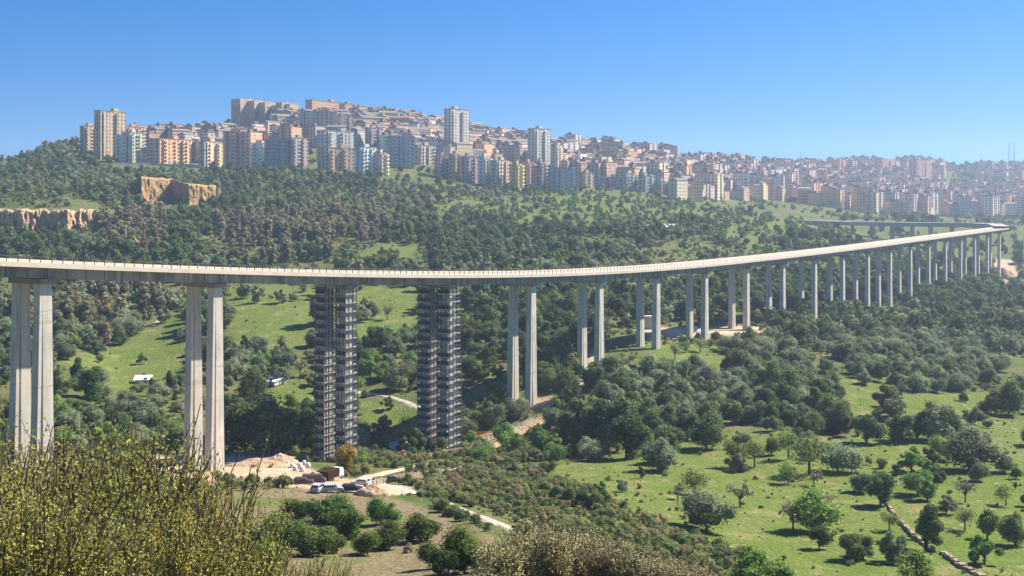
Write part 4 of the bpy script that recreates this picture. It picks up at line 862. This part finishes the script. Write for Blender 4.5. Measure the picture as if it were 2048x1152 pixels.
# ---------------------------------------------------------------- paths, walls and the building site
PM = {'white': mat('pale_gravel', (.5, .45, .38), noise=[(.5, .4, .65, (.36, .31, .23), 'World'), (2., .5, .7, (.42, .37, .3), 'World')]), 'sand': mat('sandy_track', (.52, .43, .31), noise=[(.4, .45, .7, (.4, .32, .22), 'World')]), 'orange': mat('orange_clay_track', (.5, .29, .15), noise=[(.4, .45, .7, (.44, .33, .22), 'World')])}
def drape(pts, w, dz=.16, sub=8, wob=.55):
    P = []
    for a, b in zip(pts, pts[1:]):
        for q in range(sub): P.append(a.lerp(b, q / sub))
    P.append(pts[-1]); mb = MB(); prev = None
    for i, p in enumerate(P):
        t = P[min(i + 1, len(P) - 1)] - P[max(i - 1, 0)]; t.z = 0; t.normalize(); n = Vector((t.y, -t.x, 0)); k = len(mb.v)
        for s in (-1, -.5, 0, .5, 1):
            e = w / 2 * s * (1 + wob * (vnoise(i * .7 + 5, s * 2 + 9) - .5)); q = p + n * e; mb.v.append(tuple(gv(q.x, q.y, dz if abs(s) < 1 else -.05)))
        if prev is not None:
            for j in range(4): mb.f.append((prev + j, k + j, k + j + 1, prev + j + 1))
        prev = k
    return mb
for pl, w, key in PATHS:
    pts = [hit(*q) for q in pl]
    if all(pts): tag(drape(pts, w).build('path', PM[key]), kind='structure')
def wall_along(name, pix_pts, h, th, m, label, cat, zmin=0, group=None):
    pts = [hit(x, y, zmin) for x, y in pix_pts]; pts = [p for p in pts if p]; mb = MB()
    for a, b in zip(pts, pts[1:]):
        n = max(1, int((b - a).length / (8 if m is whitew else 1.1)))
        for q in range(n):
            jh = 0 if m is whitew else random.uniform(-.45, .25)
            p0, p1 = a.lerp(b, q / n), a.lerp(b, (q + 1) / n); g0, g1 = gv(p0.x, p0.y), gv(p1.x, p1.y); t = (g1 - g0); t.z = 0; t.normalize(); nn = Vector((t.y, -t.x, 0)) * th / 2 * (1 if m is whitew else random.uniform(.7, 1.4))
            mb.hexa([g0 - nn - UP * .5, g1 - nn - UP * .5, g1 + nn - UP * .5, g0 + nn - UP * .5], [g0 - nn + UP * (h + jh), g1 - nn + UP * (h + jh * .6), g1 + nn + UP * (h + jh * .4), g0 + nn + UP * (h + jh)])
    return tag(mb.build(name, m), label, cat, group)
stonew = mat('rubble_stone', (.36, .28, .2), noise=[(1.1, .4, .65, (.2, .16, .11), 'World'), (2.5, .5, .7, (.5, .42, .33), 'World')], bump=(2, .4)); whitew = mat('whitewashed_wall', (.68, .65, .6), noise=[(.4, .4, .7, (.5, .48, .44), 'World')])
wall_along('road_wall', [(60,331),(130,331),(200,330),(300,331),(380,333),(440,341)], 2.0, .6, whitew, 'long white roadside wall along the foot of the left town', 'wall', 900)
wall_along('road_wall', [(865,378),(930,379),(1000,381),(1080,383)], 1.6, .6, whitew, 'pale roadside wall below the central front row', 'wall', 900)
wall_along('stone_wall', [(1755,985),(1775,1010),(1800,1045),(1832,1080),(1868,1105)], .5, .6, stonew, 'tumbled brown dry-stone wall running down the right meadow', 'wall')
wall_along('stone_wall', [(1885,1108),(1915,1130),(1950,1150),(1975,1165)], .5, .7, stonew, 'dark overgrown dry-stone wall in the bottom right corner of the meadow', 'wall')
wall_along('retaining_wall', [(740,972),(800,960),(860,950),(925,944)], 1.1, .5, stonew, 'low rubble retaining wall under the dirt ramp by the scaffolding', 'wall')
wall_along('retaining_wall', [(830,918),(890,908),(960,898)], 1.0, .5, stonew, 'upper rubble wall behind the dirt ramp by the scaffolding', 'wall')
def mound(name, px, py, w, d, h, m, label, seed=1, cat='spoil heap'):
    p = hit(px, py); mb = MB(); n = 18
    for i in range(n + 1):
        for j in range(n + 1):
            x, y = (i / n - .5) * 2, (j / n - .5) * 2; r = math.hypot(x, y) * (1 + .35 * (vnoise(x * 1.6 + seed * 7, y * 1.6 + seed) - .5)); q = max(0, 1 - r); z = h * (q ** .7) * (.65 + .7 * float(fbm(x * 2 + seed * 3, y * 2, 3))); g = gv(p.x + x * w / 2, p.y + y * d / 2); mb.v.append((g.x - p.x, g.y - p.y, g.z - p.z + z - (.3 if q == 0 else 0)))
    for i in range(n):
        for j in range(n): k = i * (n + 1) + j; mb.f.append((k, k + n + 1, k + n + 2, k + 1))
    o = mb.build(name, m); o.location = p; return tag(o, label, cat)
heapm = mat('excavated_orange_earth', (.42, .28, .17), noise=[(.5, .4, .65, (.48, .38, .27), 'World'), (1.5, .5, .7, (.28, .17, .1), 'World')], bump=(1.5, .4)); heapw = mat('pale_rubble', (.58, .54, .47), noise=[(.8, .4, .7, (.45, .4, .33), 'World')], bump=(2, .3))
mound('spoil_heap', 515, 935, 16, 9, 1.9, heapm, 'large orange earth heap right of the second pier foot', 1); mound('spoil_heap', 560, 930, 9, 6, 2.6, heapm, 'smaller orange earth heap by the white bags', 2)
mound('spoil_heap', 800, 902, 11, 9, 2.6, heapw, 'pale sandy heap between the two scaffolded piers', 3); mound('spoil_heap', 743, 990, 6, 4, 1.5, heapm, 'small brown earth heap beside the parked cars', 4)
mound('spoil_heap', 1390, 664, 8, 7, 2.4, heapw, 'whitish dome-shaped heap under the seventh pier row', 5); mound('spoil_heap', 975, 880, 9, 6, 1.6, heapm, 'red-orange clay heap right of the fourth pier', 6)
mound('spoil_heap', 2010, 555, 16, 30, 9, heapm, 'orange earth scar under the far bend of the viaduct', 7)
# parked vehicles
def paint(name, c, r=.42): return mat(name, c, r, spec=.3)
tyre = mat('tyre_rubber', (.03, .03, .03)); rimm = mat('wheel_rim', (.45, .45, .46), .4, metallic=.8); carglass = mat('car_glass', (.03, .04, .05), .08, spec=.8); lampm = mat('headlamp', (.75, .75, .72), .15, spec=.8); tailm = mat('tail_lamp', (.4, .03, .02), .3)
def smooth_prism(mb, prof, wd, inset=0):
    """side profile extruded across the width, with tucked-in shoulders"""
    n = len(prof); k = len(mb.v)
    for y, s in ((-wd / 2, .94), (-wd / 2 + .09, 1), (wd / 2 - .09, 1), (wd / 2, .94)):
        cx = sum(p[0] for p in prof) / n; cz = sum(p[1] for p in prof) / n
        for x, z in prof: mb.v.append((cx + (x - cx) * (1 - (1 - s) * .3), y, cz + (z - cz) * s))
    for r in range(3):
        for i in range(n): j = (i + 1) % n; mb.f.append((k + r * n + i, k + r * n + j, k + (r + 1) * n + j, k + (r + 1) * n + i))
    mb.f.append(tuple(k + i for i in reversed(range(n)))); mb.f.append(tuple(k + 3 * n + i for i in range(n)))
wl_ = MB(); wl_.tube([(0, -.11, 0), (0, .11, 0)], .32, 14); TY = wl_.mesh('tyre', tyre); wl_ = MB(); wl_.tube([(0, -.12, 0), (0, .12, 0)], .19, 10); RI = wl_.mesh('rim', rimm)
def wheels(t, xs, wd, sc=1.0):
    for x in xs:
        for y in (-1, 1):
            w = link('wheel', None, t, (x, y * (wd / 2 - .1), .32 * sc), None, sc); link('tyre', TY, w); link('rim', RI, w)
def car(px, py, rz, col, label, style='hatch', name='parked_car', cat='car'):
    p = hit(px, py); t = thing(name, p + UP * .1, label, cat, 'vehicles parked at the building site', math.radians(rz), .82); wd = 1.75
    if style == 'hatch': body = [(-2.0, .3), (2.0, .3), (2.08, .55), (1.95, .78), (1.1, .92), (-1.95, .98), (-2.08, .6)]; cab = [(1.05, .9), (.35, 1.42), (-1.45, 1.46), (-1.92, .95)]
    elif style == 'van': body = [(-2.4, .32), (2.4, .32), (2.45, .7), (2.2, 1.05), (-2.4, 1.1)]; cab = [(2.1, 1.0), (1.45, 1.85), (-2.35, 1.9), (-2.38, 1.05)]; wd = 1.9
    else: body = [(-2.4, .4), (2.4, .4), (2.45, .75), (2.25, 1.0), (1.2, 1.05), (-2.4, 1.05)]; cab = [(1.15, 1.0), (.6, 1.6), (-.5, 1.62), (-.6, 1.0)]; wd = 1.85
    m = paint(label.split()[0] + '_car_paint', col); b = MB(); smooth_prism(b, body, wd); b.build('body', m, t); r = MB(); smooth_prism(r, cab, wd * .86); r.build('roof', m, t)
    cx = sum(q[0] for q in cab) / 4; cz = sum(q[1] for q in cab) / 4
    for y in (-1, 1):
        g = MB(); pts = [(cx + (q[0] - cx) * .82, cz + (q[1] - cz) * .68 + .03) for q in cab]; yy = y * (wd * .43 + .006); g.hexa([Vector((a, yy - .01, c)) for a, c in pts], [Vector((a, yy + .01, c)) for a, c in pts]); g.build('side_window', carglass, t)
    def glass(a, c_, nm):
        g = MB(); A = Vector((a[0], 0, a[1])).lerp(Vector((c_[0], 0, c_[1])), .15); B = Vector((a[0], 0, a[1])).lerp(Vector((c_[0], 0, c_[1])), .88); d_ = (B - A).normalized(); nn = Vector((d_.z, 0, -d_.x)) * (.02 if d_.z > 0 else -.02)
        if (nn.x > 0) != (a[0] > 0): nn = -nn
        Y = Vector((0, wd * .36, 0)); g.hexa([A - Y, A + Y, B + Y, B - Y], [A - Y + nn, A + Y + nn, B + Y + nn, B - Y + nn]); g.build(nm, carglass, t)
    glass(cab[0], cab[1], 'windscreen'); glass(cab[3], cab[2], 'rear_window')
    for y in (-1, 1):
        g = MB(); g.box((2.03 if style == 'hatch' else 2.38, y * wd * .36, .68), (.12, .3, .16)); g.build('headlight', lampm, t); g = MB(); g.box((-2.03 if style == 'hatch' else -2.42, y * wd * .38, .75), (.1, .22, .24)); g.build('tail_light', tailm, t)
    wheels(t, (-1.3, 1.3) if style == 'hatch' else (-1.5, 1.5), wd); return t
car(637,984,75,(.42,.44,.46),'silver hatchback seen nearly end-on, leftmost in the near car row'); car(664,985,15,(.36,.41,.46),'pale blue-silver hatchback in the middle of the near car row'); car(703,985,10,(.02,.025,.04),'black hatchback at the right end of the near car row')
car(628,968,5,(.09,.06,.075),'mauve van parked behind the silver hatchback','van',cat='van'); car(606,970,8,(.06,.05,.05),'dark low car behind the mauve van at the field edge'); car(782,968,30,(.05,.07,.06),'dark green pickup on the white gravel right of the cars','pickup',cat='pickup')
car(722,972,160,(.6,.6,.58),'white hatchback on the gravel behind the black one')
# truck with red-brown tank and white cab
p = hit(666, 962); t = thing('tank_truck', p + UP * .1, 'dark red-brown tipper truck with white cab under the orange tree', 'truck', 'vehicles parked at the building site', math.radians(68), .72)
b = MB(); b.box((-.9, 0, .85), (6.6, 1.0, .3)); b.build('chassis', tyre, t); b = MB(); b.hexa([Vector((-4.1, -1.1, 1.1)), Vector((.9, -1.1, 1.1)), Vector((.9, 1.1, 1.1)), Vector((-4.1, 1.1, 1.1))], [Vector((-4.4, -1.25, 3.0)), Vector((1.1, -1.25, 3.0)), Vector((1.1, 1.25, 3.0)), Vector((-4.4, 1.25, 3.0))]); b.build('tipper_body', mat('red_brown_steel', (.05, .02, .016), .95, spec=.05, noise=[(1., .4, .7, (.04, .025, .02), 'Object')]), t)
b = MB(); smooth_prism(b, [(1.3, .6), (3.3, .6), (3.35, 1.6), (3.0, 2.75), (1.3, 2.8)], 2.35); b.build('cab', paint('white_truck_paint', (.72, .72, .7)), t); b = MB(); b.hexa([Vector((3.36, -1, 1.62)), Vector((3.36, 1, 1.62)), Vector((3.06, .95, 2.6)), Vector((3.06, -.95, 2.6))], [Vector((3.4, -1, 1.64)), Vector((3.4, 1, 1.64)), Vector((3.1, .95, 2.62)), Vector((3.1, -.95, 2.62))]); b.build('windscreen', carglass, t); wheels(t, (-3.0, -1.8, 2.3), 2.4, 1.5)
# white sacks, site cabin, barriers
sack = mat('white_woven_sack', (.7, .69, .66), noise=[(2., .4, .7, (.5, .49, .47), 'Object')])
def sackmesh(s):
    r = random.Random(s); mb = MB(); n = 8
    for k in range(6):
        q = k / 5; rad = .55 * (1 - .25 * abs(q - .45)) * (1 if k not in (0, 5) else .72)
        for i in range(n): a = 2 * math.pi * i / n; mb.v.append((rad * math.cos(a) * r.uniform(.93, 1.07), rad * math.sin(a) * r.uniform(.93, 1.07), q * 1.15))
    for k in range(5):
        for i in range(n): j = (i + 1) % n; mb.f.append((k * n + i, k * n + j, (k + 1) * n + j, (k + 1) * n + i))
    mb.f.append(tuple(range(n - 1, -1, -1))); mb.f.append(tuple(range(5 * n, 6 * n))); return mb.mesh('bulk_bag', sack, True)
SK = [sackmesh(i) for i in range(3)]
for k, (x, y) in enumerate([(575,932),(584,936),(592,929),(600,938),(608,930),(616,936),(590,942),(604,944)]):
    o = link('bulk_bag', SK[k % 3], None, hit(x, y) - UP * .03, k * 1.3, random.uniform(.75, 1.1)); tag(o, 'white bulk bag standing in the site yard right of the orange heap, %s from left' % ['first', 'second', 'fourth', 'fifth', 'seventh', 'last', 'third', 'sixth'][k], 'bulk bag', 'white bulk bags in the yard')
orange = mat('orange_site_mesh', (.6, .2, .12))
for k, (x, y) in enumerate([(930,868),(938,873),(946,870),(956,874),(966,872),(977,874)]):
    g = hit(x, y); t = thing('site_barrier', g, 'red-orange site barrier by the fourth pier foot, %s from left' % ['first', 'second', 'third', 'fourth', 'fifth', 'sixth'][k], 'barrier', 'site barriers', random.uniform(-.5, .8)); b = MB(); b.box((0, 0, .75), (1.7, .06, 1.0)); b.build('panel', orange, t)
    for s in (-.9, .9): b = MB(); b.box((s, 0, .65), (.09, .09, 1.3)); b.build('post', orange, t)
def shed(name, px, py, w, d, h, rz, m, label, roof=None, zmin=0):
    g = hit(px, py, zmin); t = thing(name, g - UP * .2, label, 'shed', None, math.radians(rz)); b = MB(); b.box((0, 0, h / 2), (w, d, h)); b.build('wall', whitew, t); r = MB(); r.hexa([Vector((-w / 2 - .4, -d / 2 - .4, h - .1)), Vector((w / 2 + .4, -d / 2 - .4, h - .1)), Vector((w / 2 + .4, d / 2 + .4, h + .9)), Vector((-w / 2 - .4, d / 2 + .4, h + .9))], [Vector((-w / 2 - .4, -d / 2 - .4, h + .06)), Vector((w / 2 + .4, -d / 2 - .4, h + .06)), Vector((w / 2 + .4, d / 2 + .4, h + 1.06)), Vector((-w / 2 - .4, d / 2 + .4, h + 1.06))]); r.build('roof', m, t)
    dd = MB(); dd.box((w * .2, -d / 2 - .03, 1.0), (1.1, .06, 2.0)); dd.build('door', SHUT, t); return t
wroof = mat('white_sheet_roof', (.78, .77, .74))
shed('farm_shed', 549, 768, 4.4, 5.5, 1.2, -28, wroof, 'low shed with bright white sheet roof on the green field left of the scaffolding'); shed('farm_shed', 286, 766, 4.5, 2.6, 1.3, 8, wroof, 'low white-roofed shed among dark trees between the first two piers')
shed('farm_shed', 1308, 461, 17, 6, 2.6, 5, wroof, 'long white shed on the wooded hillside behind the viaduct', zmin=600); shed('farm_shed', 1336, 457, 8, 5, 2.2, -12, wroof, 'small pale shed just right of the long white shed', zmin=600)
p = hit(1297, 658); t = MB(); t.hexa([Vector((-1.8, -1.5, -.4)), Vector((1.8, -1.5, -.4)), Vector((1.8, 1.5, -.4)), Vector((-1.8, 1.5, -.4))], [Vector((-2.0, -1.4, 4.6)), Vector((1.9, -1.4, 4.7)), Vector((1.9, 1.4, 4.7)), Vector((-2.0, 1.4, 4.6))]); t.hexa([Vector((-2.2, -1.7, 4.72)), Vector((2.2, -1.7, 4.72)), Vector((2.2, 1.7, 4.72)), Vector((-2.2, 1.7, 4.72))], [Vector((-2.2, -1.7, 4.95)), Vector((2.2, -1.7, 4.95)), Vector((2.2, 1.7, 4.95)), Vector((-2.2, 1.7, 4.95))]); o = t.build('concrete_block', pierm); o.location = p; tag(o, 'pale square concrete block between the legs of the seventh pier', 'concrete block')
mastm = mat('mast_steel', (.3, .3, .32), .5, metallic=.5)
def mast(px, ytop, z, w, label):
    x = (px - 1024) / F * z; g = gv(x, z, -.5); H = -(ytop - HOR) / F * z - g.z; mb = MB()
    for a in range(3): q = 2.09 * a; mb.tube([(w * math.cos(q), w * math.sin(q), 0), (.25 * math.cos(q), .25 * math.sin(q), H)], .22, 4)
    n = int(H / 3)
    for k in range(n):
        for a in range(3): q, q2 = 2.09 * a, 2.09 * (a + 1); f0, f1 = k / n, (k + 1) / n; r0, r1 = w + (.25 - w) * f0, w + (.25 - w) * f1; mb.tube([(r0 * math.cos(q), r0 * math.sin(q), H * f0), (r1 * math.cos(q2), r1 * math.sin(q2), H * f1)], .1, 3)
    o = mb.build('radio_mast', mastm); o.location = g; tag(o, label, 'mast', 'masts on the skyline')
mast(1601, 306, 2000, 1.2, 'thin dark mast on the far skyline above the bluish block'); mast(2018, 286, 2420, 1.4, 'left one of two tall masts on the right hilltop'); mast(2028, 282, 2430, 1.4, 'right one of two tall masts on the right hilltop')
mast(1806, 316, 2120, 1.0, 'short mast in the middle of the far skyline'); mast(1846, 312, 2160, 1.0, 'short mast right of the middle on the far skyline')
mb = MB(); mb.tube([(0, 0, 0), (0, 0, 15)], .28, 6, .14); mb.tube([(-1.4, 0, 14.2), (1.4, 0, 14.2)], .1, 4); o = mb.build('utility_pole', mastm); o.location = hit(155, 405, 700) - UP * .3; tag(o, 'tall grey utility pole on the left slope above the cliff', 'pole')
# ---------------------------------------------------------------- labels that tell trees and houses apart
ORD = ['first', 'second', 'third', 'fourth', 'fifth', 'sixth', 'seventh', 'eighth', 'ninth', 'tenth', 'eleventh', 'twelfth', 'thirteenth', 'fourteenth', 'fifteenth', 'sixteenth', 'seventeenth', 'eighteenth', 'nineteenth', 'twentieth']
def name_all(rows, place, look, grp, cap=20):
    cells = {}
    for r in rows: cells.setdefault((look(r), place(r[0], r[1])), []).append(r)
    for (lk, pl), rs in cells.items():
        n = len(rs); rs.sort(key=lambda r: -r[1]); q = 1 if n <= cap else 2 if n <= 2 * cap else 3 if n <= 3 * cap else 4; m = -(-n // q)
        for ch in range(q):
            sub = sorted(rs[ch * m:(ch + 1) * m], key=lambda r: r[0]); row = '' if q == 1 else [', front row', ', second row', ', third row', ', back row'][ch]
            for i, r in enumerate(sub):
                o = r[3]; o['label'] = f'{lk} {pl}' if n == 1 else f'{lk} {pl}, {ORD[min(i, 19)]} from left{row}'; o['group'] = grp(r)
def band(v, edges, words): return words[int(np.searchsorted(edges, v))]
def tplace(x, y):
    if y < 300: return 'on the town skyline'
    if y < 545:
        v = band(y, [420, 480], ['high on slope', 'halfway upslope', 'above deck line'])
        return v + ' ' + band(x, [200, 440, 660, 860, 1080, 1280, 1480, 1700], ['above the cliff', 'under the quarry', 'behind the second pier', 'behind the third pier', 'behind the fourth pier', 'behind the fifth and sixth piers', 'behind the seventh pier', 'behind the middle piers', 'near the bend'])
    v = band(y, [640, 720, 790, 860, 930, 1000, 1070], ['far under viaduct', 'on upper valley', 'on middle slope', 'above valley floor', 'along valley floor', 'at valley front', 'in near field', 'near picture foot'])
    h = band(x, [110, 370, 460, 630, 740, 930, 1080, 1200, 1310, 1420, 1530, 1640, 1750, 1860, 1960], ['by the first pier', 'between first two piers', 'at the second pier', 'left of the scaffolding', 'at the third pier', 'by the fourth pier', 'by the fifth pier', 'below the sixth pier', 'below the seventh pier',
        'below the eighth pier', 'below the ninth pier', 'left in the right meadow', 'left of the stone wall', 'at the stone wall', 'right of the stone wall', 'at the right edge'])
    return v + ' ' + h
def tlook(r):
    s = 'small' if r[4] < 4.2 else 'tall' if r[4] > 8.5 else 'mid-sized'
    if NAMES[r[2]][1].startswith('tall'): return NAMES[r[2]][1]
    return (s + ' ' + NAMES[r[2]][1]) if 'shrub' not in r[2] and r[2] != 'drybush' else NAMES[r[2]][1]
name_all(TREES, tplace, tlook, lambda r: NAMES[r[2]][0].replace('_', ' ') + 's in the valley')
def hplace(x, y):
    v = band(y, [250, 275, 300, 325, 350, 375, 400], ['on the crest', 'just under the crest', 'high in the town', 'in the upper middle', 'in the middle', 'in the lower middle', 'low on the far slope', 'lowest'])
    h = band(x, [400, 520, 640, 760, 890, 980, 1060, 1130, 1220, 1310, 1400, 1480, 1560, 1640, 1720, 1800, 1900], ['behind the orange block', 'behind the pink block', 'below the fortress', 'under the orange palace', 'left of the tallest tower', 'right of the tallest tower', 'left of the second tower', 'right of the second tower', 'above the violet pair',
       'above the teal block', 'above the yellowish block', 'left of the gap', 'by the skyline gap', 'near the thin mast', 'under the pink slab', 'under the middle pink slab', 'under the longest slab', 'at the right end'])
    return v + ' ' + h
def hlook(r): return f"{r[6]} {'tile-roofed' if r[8] else 'flat-roofed'} {'house' if r[2] == 'house' else 'block' if r[4] > 14 else 'low block'}"
name_all(HOUSES, hplace, hlook, lambda r: 'houses of the old hill town' if r[2] == 'house' else 'ordinary blocks of the newer town')
